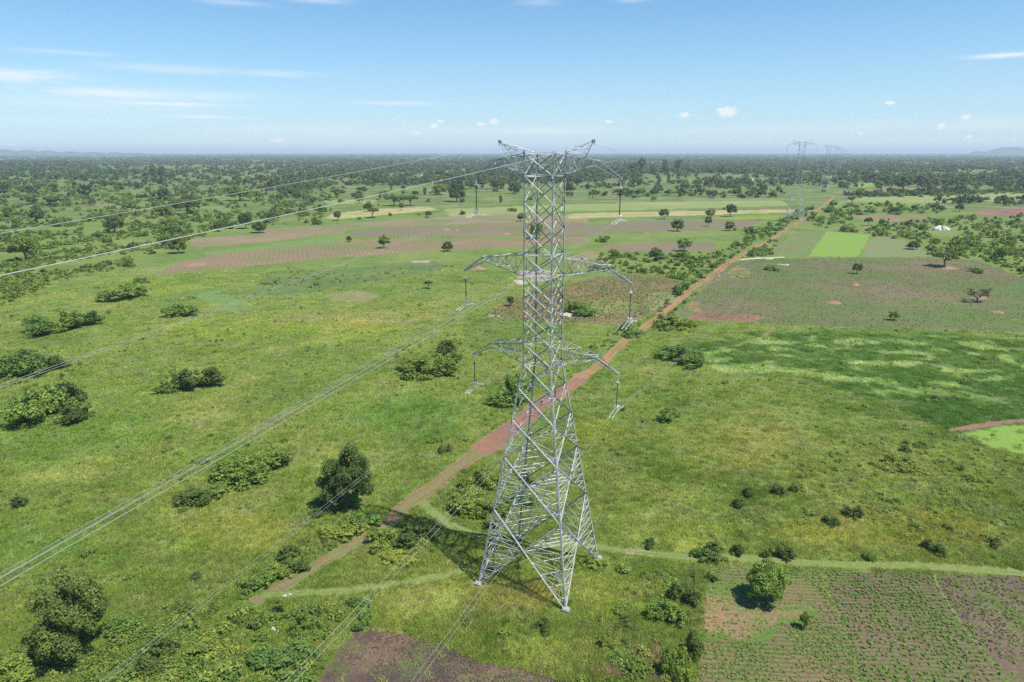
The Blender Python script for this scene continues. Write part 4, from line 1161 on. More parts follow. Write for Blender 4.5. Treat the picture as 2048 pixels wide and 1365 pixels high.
def weedmesh(name, n, seed, size, mat, k=5, flat=.5):
    r = np.random.default_rng(seed)
    a = r.uniform(0, 6.28, k); q = np.sqrt(r.random(k)) * .3
    c = np.stack([np.cos(a) * q, np.sin(a) * q, r.uniform(.12, .38, k)], -1)
    V, Fq, t = leafcloud(c, .22, n, size, seed, 1.3, .4)
    V[:, 2] = np.maximum(V[:, 2], 0.0)
    return leafmesh(name, V, Fq, t, mat)


def cand(n, x0, x1, y0, y1, seed):
    r = np.random.default_rng(seed)
    x = r.uniform(x0, x1, n); y = r.uniform(y0, y1, n)
    return x, y, Garr(x, y)


def clearance(x, y, q, soft=6):
    """1 on open meadow, the field's own weed share on fields, 0 on the roads"""
    k = np.ones(len(x))
    for poly, keep in SHEETS:
        sd_ = polysd(x, y, poly)
        f = sstep(-soft * .4, soft, sd_)
        k = np.minimum(k, 1 - f * (1 - keep))
    for c, w in ROADS:
        near = np.full(len(x), 1e9)
        for cc, ww in zip(c, w):
            near = np.minimum(near, (q[:, 0] - cc[0]) ** 2 + (q[:, 1] - cc[1]) ** 2 - (ww * .5 + .35) ** 2)
        k = np.where(near < 0, 0, k)
    return k


# grass
x, y, q = cand(62000, -150, 2200, 540, 1440, 3)
cl = clearance(x, y, q, 3)
keep = RNG.random(len(x)) < cl
x, y, q, = x[keep], y[keep], q[keep]
m_ = (q - CAM) @ AF / F_
hn = fbm(q[:, 0] / 10, q[:, 1] / 10, 41)
s = np.clip(m_ * 11, 1.0, 3.2)
scl = np.stack([s, s, (0.32 + hn * .85) * RNG.uniform(.6, 1.3, len(s))], -1)
GR = [blades("grass_tuft", 70, 0.75, 0.55, 0.035, k, M_TUFT) for k in range(5)]
tn = tint_at(q) * RNG.uniform(.78, 1.24, len(q))[:, None] * (0.78 + .44 * fbm(q[:, 0] / 3.2, q[:, 1] / 3.2, 44, 3))[:, None]
scatter("grass", q, scl, GR, "tussocky meadow grass round the pylon", "grass", tn, 5)

# leafy weeds, thicker in the scrubby zones
SCRUB = [  # polygon, density
    ([(0, 1440), (0, 1300), (120, 1285), (250, 1215), (480, 1190), (520, 1235), (600, 1222), (740, 1195), (765, 1240), (700, 1262), (650, 1320), (610, 1440)], 1.0),
    ([(470, 1195), (540, 1120), (620, 1078), (700, 1032), (770, 1050), (742, 1072), (640, 1118), (500, 1206)], 0.9),
    ([(740, 1070), (830, 1010), (900, 1060), (880, 1110), (780, 1130), (740, 1110)], 0.8), ([(870, 1000), (960, 930), (1080, 950), (1070, 1060), (960, 1070), (895, 1045)], 0.75),
    ([(1650, 900), (1800, 850), (2060, 880), (2200, 900), (2200, 1080), (1850, 1075), (1640, 1040), (1560, 1000)], 0.42), ([(1280, 1150), (1405, 1120), (1412, 1440), (1180, 1440), (1240, 1300)], 0.5),
    ([(1000, 1220), (1300, 1220), (1250, 1440), (900, 1300)], 0.22), ([(520, 556), (600, 543), (700, 536), (790, 530), (870, 521), (905, 533), (860, 547), (740, 566), (640, 584), (545, 594), (500, 575)], 0.8),
    ([(330, 880), (560, 880), (600, 930), (420, 1020), (320, 1000)], 0.4), ([(0, 690), (160, 700), (200, 860), (60, 880), (0, 820)], 0.45), ([(780, 680), (930, 660), (930, 770), (800, 770)], 0.4),
    ([(640, 960), (800, 1000), (760, 1060), (620, 1060)], 0.5), ([(1330, 1000), (1640, 950), (1640, 1050), (1330, 1090)], 0.2), ([(60, 1130), (300, 1080), (480, 1190), (240, 1260), (0, 1290), (0, 1180)], 0.35),
]
ROADSIDE = [([(1290, 650), (1345, 606), (1390, 568), (1440, 532), (1482, 504), (1530, 478), (1600, 440), (1640, 408), (1590, 430), (1540, 452), (1500, 470), (1440, 505), (1390, 540), (1330, 560), (1366, 562), (1345, 592)], 1.0),
            ([(1180, 540), (1200, 508), (1340, 508), (1440, 506), (1480, 476), (1530, 462), (1470, 515), (1380, 556), (1250, 546)], 0.55),
            ([(1300, 655), (1350, 615), (1400, 576), (1460, 532), (1520, 496), (1560, 470), (1540, 510), (1450, 527), (1420, 556), (1392, 590), (1345, 628), (1370, 645), (1320, 665)], 0.8),
            ([(1600, 445), (1650, 415), (1665, 402), (1700, 440), (1650, 460)], 0.8), ([(1130, 730), (1250, 660), (1300, 650), (1240, 720), (1150, 770)], 0.35), ([(1700, 470), (1760, 448), (1880, 436), (2060, 432), (2240, 434), (2240, 600), (2060, 555), (1960, 520), (1856, 512), (1838, 488), (1760, 474)], 0.62),
            ([(1640, 420), (1700, 410), (1900, 412), (1880, 428), (1700, 432)], 0.5), ([(1690, 396), (1700, 388), (1900, 386), (2060, 378), (2300, 372), (2300, 379), (2060, 386), (1900, 394)], 1.0)]


def zone_density(x, y, zones, soft=12):
    d = np.zeros(len(x))
    for poly, k in zones: d = np.maximum(d, k * sstep(-soft, soft, polysd(x, y, poly)))
    return d


x, y, q = cand(70000, -150, 2200, 530, 1440, 11)
zd = zone_density(x, y, SCRUB, 18)
nz = fbm(q[:, 0] / 7, q[:, 1] / 7, 51, 4)
den = np.clip(zd * sstep(.28, .52, nz) * .78 + sstep(.50, .70, nz) * .28 + 0.055, 0, 1)
den *= np.where(zd > .7, 1, clearance(x, y, q, 4))
ck = clearance(x, y, q, 4); den = np.where(ck < .01, 0, den)
kp = RNG.random(len(x)) < den
x, y, q, zd = x[kp], y[kp], q[kp], zd[kp]
mm = (q - CAM) @ AF / F_
s = np.clip(RNG.lognormal(-.35, .5, len(q)) * (0.75 + .75 * zd) * np.clip(mm / .11, .9, 1.6), .3, 3.2)
WEEDS = [weedmesh("weed", 150, 100 + k, .068, mt, 8) for k, mt in enumerate((M_MID, M_LITE, M_MID, M_LITE, M_FRESH, M_DARK, M_LITE, M_MID))]
scatter("undergrowth", q, np.stack([s, s, s * RNG.uniform(.7, 1.3, len(s))], -1), WEEDS, "leafy weeds and low scrub spreading through the meadow", "undergrowth", seed=12)

# dry seed headed tussocks
x, y, q = cand(9000, -150, 2200, 560, 1440, 14)
kp = (RNG.random(len(x)) < clearance(x, y, q, 4) * (.12 + .8 * sstep(.5, .7, fbm(q[:, 0] / 15, q[:, 1] / 15, 57, 3))))
q = q[kp]; mm = (q - CAM) @ AF / F_
s = np.clip(mm * 9, .7, 2.2) * RNG.uniform(.5, 1.3, len(q))
scatter("dry_grass", q, np.stack([s, s, RNG.uniform(.6, 1.5, len(s))], -1), [blades("dry_tussock", 34, .5, .6, .025, 600 + k, mt) for k, mt in enumerate((M_DRY, M_STRAW, M_LITE, M_DRY))], "dry seed headed tussocks dotted through the meadow", "grass", seed=15)

# bushland on the left, roadside scrub
BUSHLAND = [([(-150, 340), (650, 352), (700, 385), (640, 425), (560, 432), (430, 462), (330, 500), (260, 520), (140, 555), (-150, 590)], 0.8), ([(650, 395), (900, 390), (900, 402), (650, 412)], .3),
            ([(0, 500), (250, 490), (265, 535), (120, 560), (0, 610)], .8), ([(440, 455), (560, 432), (640, 425), (700, 440), (560, 452)], .35)]
x, y, q = cand(60000, -200, 2300, 345, 700, 21)
zd = np.maximum(zone_density(x, y, BUSHLAND, 6), zone_density(x, y, ROADSIDE, 4))
nz = fbm(q[:, 0] / 26, q[:, 1] / 40, 61, 4)
inroad = zone_density(x, y, ROADSIDE, 4)
den = zd * np.where(inroad > .3, .75, sstep(.32, .54, nz) * .9) + sstep(.62, .75, nz) * .05 * (y < 470)
den = np.where(((x - 1886) / 34) ** 2 + ((y - 466) / 13) ** 2 < 1, 0, den)
ck = clearance(x, y, q, 3); den = np.where(ck < .06, 0, den * np.where(inroad > .3, 1, ck))
kp = RNG.random(len(x)) < den * .75
x, y, q, zd = x[kp], y[kp], q[kp], zd[kp]
mm = (q - CAM) @ AF / F_
s = np.clip(RNG.lognormal(.0, .42, len(q)) * np.clip(mm * 9.5, 1.6, 7.5), .9, 12)
BL = [crown('bush', 200 + k, 260, .09, mt) for k, mt in enumerate((M_MID, M_FRESH, M_MID, M_DARK, M_LITE, M_MID, M_FRESH))]
scatter("bushland_shrubs", q, np.stack([s, s, s * RNG.uniform(.35, .7, len(s))], -1), BL, "bushland shrubs covering the plain at left and the roadsides", "shrubs", seed=22)


# crops
def crop_rows(poly, ang, pitch, gap, jit, miss, seed, size, far=False):
    gp = [G(*c)[:2] for c in poly]; a = np.array(gp); r = np.random.default_rng(seed)
    ca, sa = math.cos(ang), math.sin(ang)
    u = a @ np.array([ca, sa]); v = a @ np.array([-sa, ca])
    U, Vv = np.meshgrid(np.arange(u.min(), u.max(), gap), np.arange(v.min(), v.max(), pitch))
    U = U.ravel() + r.normal(0, jit * gap, U.size); Vv = Vv.ravel() + r.normal(0, jit * pitch * .4, Vv.size)
    Vv = Vv + (fbm(U / 9, Vv / 9, seed) - .5) * 1.2
    P = np.stack([U * ca - Vv * sa, U * sa + Vv * ca, 0 * U], -1)
    sdm = polysd(P[:, 0], P[:, 1], [tuple(c) for c in gp])
    nn = fbm(P[:, 0] / 6, P[:, 1] / 6, seed + 3, 4)
    ok = (sdm > .4) & (r.random(len(P)) > miss + (nn < .42) * .45)
    x, y, dp = Parr(P); ok &= (x > -150) & (x < 2200) & (y < 1450)
    P = P[ok]
    return P, size * r.uniform(.6, 1.3, len(P))


CP = [weedmesh("crop_plant", 26, 300 + k, .17, mt, 3) for k, mt in enumerate((M_CROP, M_CROP, M_FRESH, M_MID))]
sets = [crop_rows(P2, .10, .42, .34, .9, .25, 71, .42), crop_rows(P3, .07, .82, .27, .5, .16, 72, .58), crop_rows(P4, .1, .9, .5, .4, .42, 73, .55), crop_rows(P1, .6, .8, .5, .5, .66, 74, .42)]
def off_red(Q):
    a, b, _ = Parr(Q)
    d = ((a - 1550) / 95) ** 2 + ((b - 1200) / 48) ** 2
    return (d > 1) | (np.random.default_rng(5).random(len(a)) < .12)
k2 = off_red(sets[0][0]); sets[0] = (sets[0][0][k2], sets[0][1][k2])
scatter("crop_plants", np.vstack([a for a, b in sets]), np.concatenate([b for a, b in sets]), CP, "rows of young crop plants in the plots at lower right", "crop", seed=75)
sets = [crop_rows(P5, 1.25, 1.4, .8, 1.2, .48, 76, .62), crop_rows([(962, 634), (1010, 602), (1120, 572), (1250, 548), (1366, 562), (1292, 636), (1130, 648)], .78, 2.2, .9, .2, .3, 77, 1.1)]
scatter("crop_plants", np.vstack([a for a, b in sets]), np.concatenate([b for a, b in sets]), CP, "young crop plants in the fields behind the pylon and right of the road", "crop", seed=78)

# clods of turned earth
def clodmesh(seed):
    r_ = np.random.default_rng(seed); bm = bmesh.new()
    for i in range(5):
        g_ = bmesh.ops.create_icosphere(bm, subdivisions=1, radius=r_.uniform(.06, .15), matrix=Matrix.Translation((r_.normal() * .25, r_.normal() * .25, .02)))
        for v in g_['verts']: v.co += Vector(r_.normal(size=3) * .025)
    me = bpy.data.meshes.new("clod"); bm.to_mesh(me); bm.free(); me.materials.append(M_CLOD); return me


M_CLOD = mat_plain("turned_earth", (0.095, 0.066, 0.052), .95, 0, .5, 1.2)
c1, _ = crop_rows(P1, .6, .55, .5, .9, .35, 301, 1); c4, _ = crop_rows(P4, .1, .8, .7, .9, .5, 302, 1); cc_ = np.vstack([c1, c4])
scatter("soil_clods", cc_, np.random.default_rng(3).uniform(.5, 1.5, len(cc_)), [clodmesh(k) for k in range(4)], "clods of turned earth over the dark ploughed plots", "soil", seed=303)

# dry cut branches at the lower right
x, y, q = cand(900, 1180, 1400, 1290, 1400, 81)
den = np.exp(-(((x - 1305) / 26) ** 2 + ((y - 1318) / 24) ** 2)) + np.exp(-(((x - 1225) / 38) ** 2 + ((y - 1345) / 12) ** 2)) + np.exp(-(((x - 1320) / 34) ** 2 + ((y - 1372) / 18) ** 2))
kp = RNG.random(len(x)) < den
scatter("dry_branches", q[kp], RNG.uniform(.8, 1.7, kp.sum()), [blades("dry_branch", 26, .5, .5, .02, 90 + k, M_STRAW) for k in range(3)], "reddish heaps of dry cut branches near the bright bush", "branches", seed=82, tilt=.5)

# individual trees of the middle distance, then the far woods as one mass
WOOD = [([(650, 340), (1060, 345), (1060, 362), (900, 375), (640, 372)], .6, "woodland left of the pylon neck"), ([(1130, 340), (1560, 340), (1560, 352), (1300, 372), (1140, 384)], .35, "woodland right of the pylon top"),
        ([(1690, 345), (2060, 335), (2120, 380), (1900, 384), (1690, 380)], .8, "dark trees beyond the hedge at right"), ([(480, 372), (660, 365), (900, 385), (880, 402), (640, 412), (500, 405)], .55, "trees at the edge of the bushland"), ([(0, 350), (480, 345), (480, 430), (0, 470)], .22, "scattered trees of the left bushland"), ([(1180, 372), (1560, 352), (1590, 395), (1200, 412)], .3, "scattered trees of the far pasture")]
cnt = 0
for wi, (poly, d_, nm) in enumerate(WOOD):
    xs = [c[0] for c in poly]; ys = [c[1] for c in poly]
    x, y, q = cand(150, min(xs), max(xs), min(ys), max(ys), 400 + wi)
    ok = (polysd(x, y, poly) > 0) & (RNG.random(150) < d_ * .62)
    for X_, Y_ in zip(x[ok], y[ok]):
        s_ = mpp(X_, Y_); key = random.choice(['round', 'oval', 'open', 'acacia', 'tall', 'round', 'oval', 'open'])
        w_ = random.uniform(7, 15) / s_; h_ = w_ * random.uniform(.7, 1.0) * (1.5 if key == 'tall' else 1)
        if key == 'tall': w_ *= .8
        place_tree(key, X_, Y_, w_, h_, f"one of the dark green {nm}", nm); cnt += 1
print("random trees", cnt)

FARM = [crown(k, 500 + i, 90, .15, mt) for i, (k, mt) in enumerate((('round', M_FAR), ('open', M_FAR), ('oval', M_FAR), ('bush', M_DARK), ('tall', M_FAR), ('acacia', M_DARK), ('bush', M_FAR)))]
r = np.random.default_rng(91)
n = 90000
az = np.radians(r.uniform(-42, 42, n)); d = np.exp(r.uniform(math.log(1050), math.log(30000), n))
q = np.stack([d * np.sin(az), d * np.cos(az), 0 * d], -1)
x, y, dp = Parr(q)
nz = fbm(q[:, 0] / 420, q[:, 1] / 420, 92, 5); nz2 = fbm(q[:, 0] / 90, q[:, 1] / 90, 93, 3)
base = np.where(d < 2100, np.interp(x, [0, 500, 650, 1150, 1250, 1690, 1800], [.10, .16, .62, .62, .55, .32, .95]) * np.interp(d, [1050, 1500, 2100], [.25, .75, 1]), .9)
base = np.where((d > 2100) & (d < 4200), np.interp(x, [0, 450, 600, 700, 1150, 1300, 1690, 1800], [.16, .20, .42, .62, .6, .42, .42, .85]), base)
base = np.where(d > 4200, .52, base)
base = np.where((x < 520) & (d < 2100), base * .6, base)
hed = np.abs(fbm(q[:, 0] / 260, q[:, 1] / 200, 98, 2) - .5) < .018
den = base * np.maximum(sstep(.485, .56, nz * .75 + nz2 * .25) * .95, hed * .9) + .035 * (d > 1400)
ck = clearance(x, y, q, 2); den = np.where((ck < .5) & (d < 3500), 0, den)
kp = r.random(n) < den
q, d = q[kp], d[kp]
s = r.lognormal(0, .3, len(q)) * np.clip(d / 1500 * 11, 9, 60)
zs = np.clip(s * .8, 6, 15) * r.uniform(.7, 1.3, len(q))
scatter("distant_woods", q, np.stack([s, s, zs], -1), FARM, "distant woods covering the plain as far as the horizon", "woods", seed=94)
# tall hazy plantation at the far left
x, y, q = cand(1200, -120, 190, 331, 338, 95)
xx, yy, qq = cand(500, 1160, 1560, 339, 349, 96)
q = np.vstack([q, qq[:320]])
s = RNG.uniform(18, 30, len(q))
scatter("tall_plantation", q, np.stack([s, s, RNG.uniform(15, 22, len(q)) * np.where(q[:, 0] < 0, 1.2, 1.0)], -1), FARM, "belts of tall plantation trees on the far plain", "trees", seed=97)


# ------------------------------------------------------------------ far hills
def hill(name, pts, dist, depth, label):
    """pts: (photograph x, height in px above the true horizon 304); a rounded ridge at that distance"""
    xs = np.linspace(pts[0][0], pts[-1][0], 90); hs = np.interp(xs, [p_[0] for p_ in pts], [p_[1] for p_ in pts])
    k = np.ones(5) / 5; hs = np.convolve(np.r_[[hs[0]] * 2, hs, [hs[-1]] * 2], k, 'valid')
    hs = hs * (0.92 + .16 * fbm(xs / 14, xs * 0, 3))
    az = np.arctan((xs - CX) / (F_ / math.cos(PITCH)))
    rows = np.linspace(-1, 1, 15); V = []
    for t in rows:
        dd = dist + depth * t
        z = (CAMH + hs * dist / 1416.0) * math.cos(t * math.pi / 2) ** 1.3 * (1 + 0.15 * np.sin(xs / 7 + t * 5) * (1 - abs(t)))
        V.append(np.stack([dd * np.tan(az), np.full(len(az), dd), z * np.clip(np.minimum(np.arange(90), 89 - np.arange(90)) / 6, 0, 1) - 2], -1))
    V = np.vstack(V); i = np.arange(14)[:, None] * 90; j = np.arange(89)[None]
    f = np.stack([i + j, i + j + 1, i + 90 + j + 1, i + 90 + j], -1).reshape(-1, 4)
    me = quickmesh(name, V, f, mat_plain("wooded_hillside", (0.06, 0.10, 0.045), 0.95, 0, .4, .004)); me.polygons.foreach_set('use_smooth', [True] * len(me.polygons))
    o = link(name, me); tag(o, label, "hill", kind='structure')


hill("hill", [(1930, -1), (1960, 1.0), (1984, 2.5), (1998, 6.5), (2010, 11), (2017, 10.5), (2030, 7.5), (2048, 6.5), (2090, 4), (2130, 1), (2160, -1)], 13000, 1200, "single pointed blue hill on the horizon at right")
hill("hill", [(-150, 2), (0, 3.5), (40, 2.5), (80, 2.5), (105, 0.8), (180, -1), (260, -2.2), (330, -3)], 11000, 1000, "low wooded ridge on the horizon at left")

# ------------------------------------------------------------------ houses
M_WALL = mat_plain("plastered_wall", (0.42, 0.33, 0.25), 0.9)
M_TIN = mat_plain("tin_roof", (0.70, 0.70, 0.69), 0.45, 0.3, .12, .4, .5)
M_TILE = mat_plain("orange_roof", (0.52, 0.20, 0.09), 0.8, 0, .2, .5)
M_RUST = mat_plain("rusty_roof", (0.32, 0.20, 0.14), 0.8, 0, .3, .5)
M_HOLE = mat_plain("dark_opening", (0.03, 0.03, 0.03), 0.6)


def house(x, y, wpx, roof, rz, label, tall=1.0):
    q = G(x, y); s = mpp(x, y); L = max(6.0, wpx * s); D = L * .6; H_ = 2.9 * tall
    e = empty("house", q, rz); tag(e, label, "house")
    m = MB(); hx, hy = L / 2, D / 2; rt = H_ + D * .28
    m.add([(-hx, -hy, 0), (hx, -hy, 0), (hx, hy, 0), (-hx, hy, 0), (-hx, -hy, H_), (hx, -hy, H_), (hx, hy, H_), (-hx, hy, H_), (-hx, 0, rt), (hx, 0, rt)],
          [(0, 1, 5, 4), (1, 2, 6, 9, 5), (2, 3, 7, 6), (3, 0, 4, 8, 7)])
    m.build("wall", M_WALL, e)
    m = MB(); o = .5; t = .12
    for sg in (-1, 1):
        a = [(-hx - o, 0, rt + .05), (hx + o, 0, rt + .05), (hx + o, sg * (hy + o), H_ - o * .3), (-hx - o, sg * (hy + o), H_ - o * .3)]
        b = [(p_[0], p_[1], p_[2] + t) for p_ in a]
        m.add(a + b, [(0, 1, 2, 3), (7, 6, 5, 4), (0, 4, 5, 1), (1, 5, 6, 2), (2, 6, 7, 3), (3, 7, 4, 0)])
    m.build("roof", roof, e)
    m = MB(); m.box((0, -hy - .03, 1.05), (1.0, .06, 2.1)); m.build("door", M_HOLE, e)
    for sx in (-.3, .3):
        m = MB(); m.box((sx * L, -hy - .03, 1.6), (1.1, .06, 1.0)); m.build("window", M_HOLE, e)


for a in [(892, 348, 10, M_TILE, .2, "orange roofed house among the trees left of the pylon top", 1.8), (847, 355, 9, M_TIN, .5, "white roofed house left of the orange roofed one"), (683, 358, 8, M_TILE, -.2, "small orange roofed house at the far left woodland"),
          (1085, 343, 9, M_RUST, .1, "brown roofed house behind the pylon neck"), (1010, 343, 8, M_TIN, .3, "white roofed hut just left of the pylon neck"), (982, 345, 7, M_RUST, -.3, "rusty roofed hut under the left arm"),
          (1262, 346, 9, M_TIN, .3, "bright tin roofed house under the top right arm tip"), (1272, 342, 7, M_RUST, -.4, "brown hut beside the bright tin roofed house"), (1475, 334, 10, M_TIN, 0, "large pale roofed house left of the second pylon"),
          (1503, 362, 6, M_TIN, .4, "small white roofed hut in the far pasture"), (1574, 341, 9, M_TIN, .2, "long tin roofed house left of the second pylon's neck"), (1597, 340, 6, M_TIN, -.2, "small bright roofed house at the second pylon's neck"), (1558, 352, 5, M_RUST, .2, "tiny pinkish hut below the long tin roofed house"),
          (1578, 357, 5, M_TIN, 0, "tiny white hut left of the second pylon"), (1622, 362, 7, M_RUST, .3, "grey hut between the second and third pylons"), (1672, 344, 4, M_TIN, .3, "tiny white hut by the fourth pylon"), (1696, 348, 8, M_RUST, 0, "unfinished brown house right of the far pylons"),
          (1737, 350, 6, M_TIN, .5, "pale hut at the left of the hedge woodland"), (1751, 345, 6, M_TIN, -.3, "white hut in the woodland right of the far pylons"), (1782, 344, 7, M_TIN, .2, "long white roof among the trees at right"), (1988, 368, 8, M_TIN, -.3, "pale roofed house at the far right pasture"), (2014, 369, 6, M_TIN, .2, "smaller pale roof beside the pasture house"),
          (1814, 331, 6, M_TIN, 0, "white dot of a roof deep in the right woodland"), (2036, 332, 6, M_TIN, 0, "white roof near the right edge woodland"), (1428, 338, 6, M_TIN, .1, "white roof in the woodland right of the pylon"), (1392, 341, 6, M_RUST, .1, "rusty roof in the woodland right of the pylon"), (146, 332, 6, M_TIN, .3, "white roof at the end of the far plantation"), (337, 316, 8, M_TIN, .3, "tiny white roof on the far left horizon")]:
    house(*a)


# ------------------------------------------------------------------ rocks and mounds
def rockpile(x, y, wpx, hm, n, mat, seed, label, name="rock_outcrop", cat="rock", dpx=None):
    r = np.random.default_rng(seed); q0 = G(x, y); s = mpp(x, y); W_ = wpx * s / 2
    bm = bmesh.new()
    for i in range(n):
        a = r.uniform(0, 6.28); rr = math.sqrt(r.random()) if i else 0
        sz = W_ * r.uniform(.18, .5) if n > 1 else W_ * .95
        mt = Matrix.Translation((math.cos(a) * rr * W_, math.sin(a) * rr * W_ * (dpx or 1.0), hm * r.uniform(-.1, .15))) @ Matrix.Rotation(r.uniform(0, 6), 4, 'Z') @ Matrix.Diagonal((sz, sz * r.uniform(.6, 1), hm * r.uniform(.5, 1.0), 1))
        g_ = bmesh.ops.create_icosphere(bm, subdivisions=3 if n == 1 else 2, radius=1, matrix=mt)
        for v in g_['verts']: v.co += Vector(r.normal(size=3)) * min(sz * .06, .09)
    me = bpy.data.meshes.new(name); bm.to_mesh(me); bm.free(); me.materials.append(mat)
    o = link(name, me, None, q0); tag(o, label, cat); return o


rockpile(1072, 552, 74, .5, 26, M_ROCK, 1, "pale rock outcrop behind the pylon's middle arms", dpx=1.6)
rockpile(1040, 566, 40, .5, 10, M_WROCK, 2, "whiter slabs at the lower left of the pale outcrop")
rockpile(1160, 630, 70, .5, 14, M_WROCK, 3, "pale flat rocks round the shrub cluster in the brown plot", dpx=.6)
rockpile(985, 632, 26, .4, 6, M_ROCK, 4, "few small rocks at the left tip of the brown plot")
rockpile(1530, 517, 46, .25, 9, M_WROCK, 5, "flat white rock strip along the top of the wide crop field", dpx=.35)
rockpile(1568, 530, 26, .3, 5, M_WROCK, 6, "small white rocks by the weeds in the wide crop field", dpx=.4)
rockpile(272, 490, 40, .6, 9, M_WROCK, 7, "pale rocks beneath the earth wire in the bushland", dpx=.6)
rockpile(850, 524, 52, .4, 9, M_ROCK, 8, "pale stones at the rim of the cassava patch", dpx=.5)
rockpile(1886, 461, 32, 4.0, 9, mat_plain('chalk_rock', (.52, .48, .43), .95, 0, .2, .3), 9, "big white boulder heap in the scrub at right", dpx=.7)
rockpile(550, 1262, 22, .5, 3, M_WROCK, 10, "two pale stones in the scrub left of the ploughed plot")
rockpile(580, 1190, 22, .25, 2, M_WROCK, 11, "small pale sand heap beside the brown track", "sand_heap", "sand")
rockpile(1520, 700 - 30, 8, .2, 2, M_ROCK, 12, "two small stones at the footpath corner")


def mound(x, y, wpx, hm, seed, label):
    q0 = G(x, y); R0 = wpx * mpp(x, y) / 2; r = np.random.default_rng(seed); V = [(0, 0, hm)]; Fs = []
    for i in range(1, 9):
        for k in range(20):
            a = 6.2832 * k / 20; t = i / 8; rr = R0 * t * (1 + r.uniform(-.1, .1)); V.append((rr * math.cos(a), rr * math.sin(a), hm * (1 - t) ** 1.15 * (1 + r.uniform(-.18, .18)) - .03 * t))
    for k in range(20): Fs.append((0, 1 + k, 1 + (k + 1) % 20))
    for i in range(7):
        for k in range(20): a = 1 + i * 20; Fs.append((a + k, a + 20 + k, a + 20 + (k + 1) % 20, a + (k + 1) % 20))
    o = link("earth_mound", meshdata("earth_mound", V, Fs, M_MOUND, True), None, q0); tag(o, label, "mound")


for a in [(956, 538, 34, 1.6, 1, "red earth mound left of the pylon's middle arm"), (1012, 469, 20, 1.6, 2, "red earth mound on the reddish band"), (1709, 571, 20, 2.0, 3, "pointed anthill in the wide crop field"), (1668, 606, 30, 1.1, 4, "low weedy anthill in the wide crop field"), (1290, 468, 14, 1.5, 5, "small orange mound on the mauve field"),
          (892, 460, 18, 1.5, 6, "orange mound on the mauve furrows left of the pylon"), (914, 461, 10, 1.2, 7, "smaller orange mound beside another"), (1436, 552, 12, 1.8, 8, "brown anthill by the road junction"), (366, 597, 14, .8, 9, "pinkish mound at the small square plot"), (392, 530, 44, 1.0, 10, "broad reddish heap on the ploughed band"), (1896, 537, 40, 1.3, 11, "brown earth mound under the umbrella tree"), (1680, 516, 8, 1.5, 12, "tiny brown mound at the top of the wide crop field"), (1660, 494, 12, .7, 13, "small brown heap in the brightest plot"), (1995, 625, 26, .8, 14, "pinkish heap at the right of the wide crop field"), (1958, 596, 30, .9, 15, "pinkish earth behind the bare grey tree"), (1742, 456, 30, 1.6, 16, "low earth mound under the palm like tree")]:
    mound(*a)


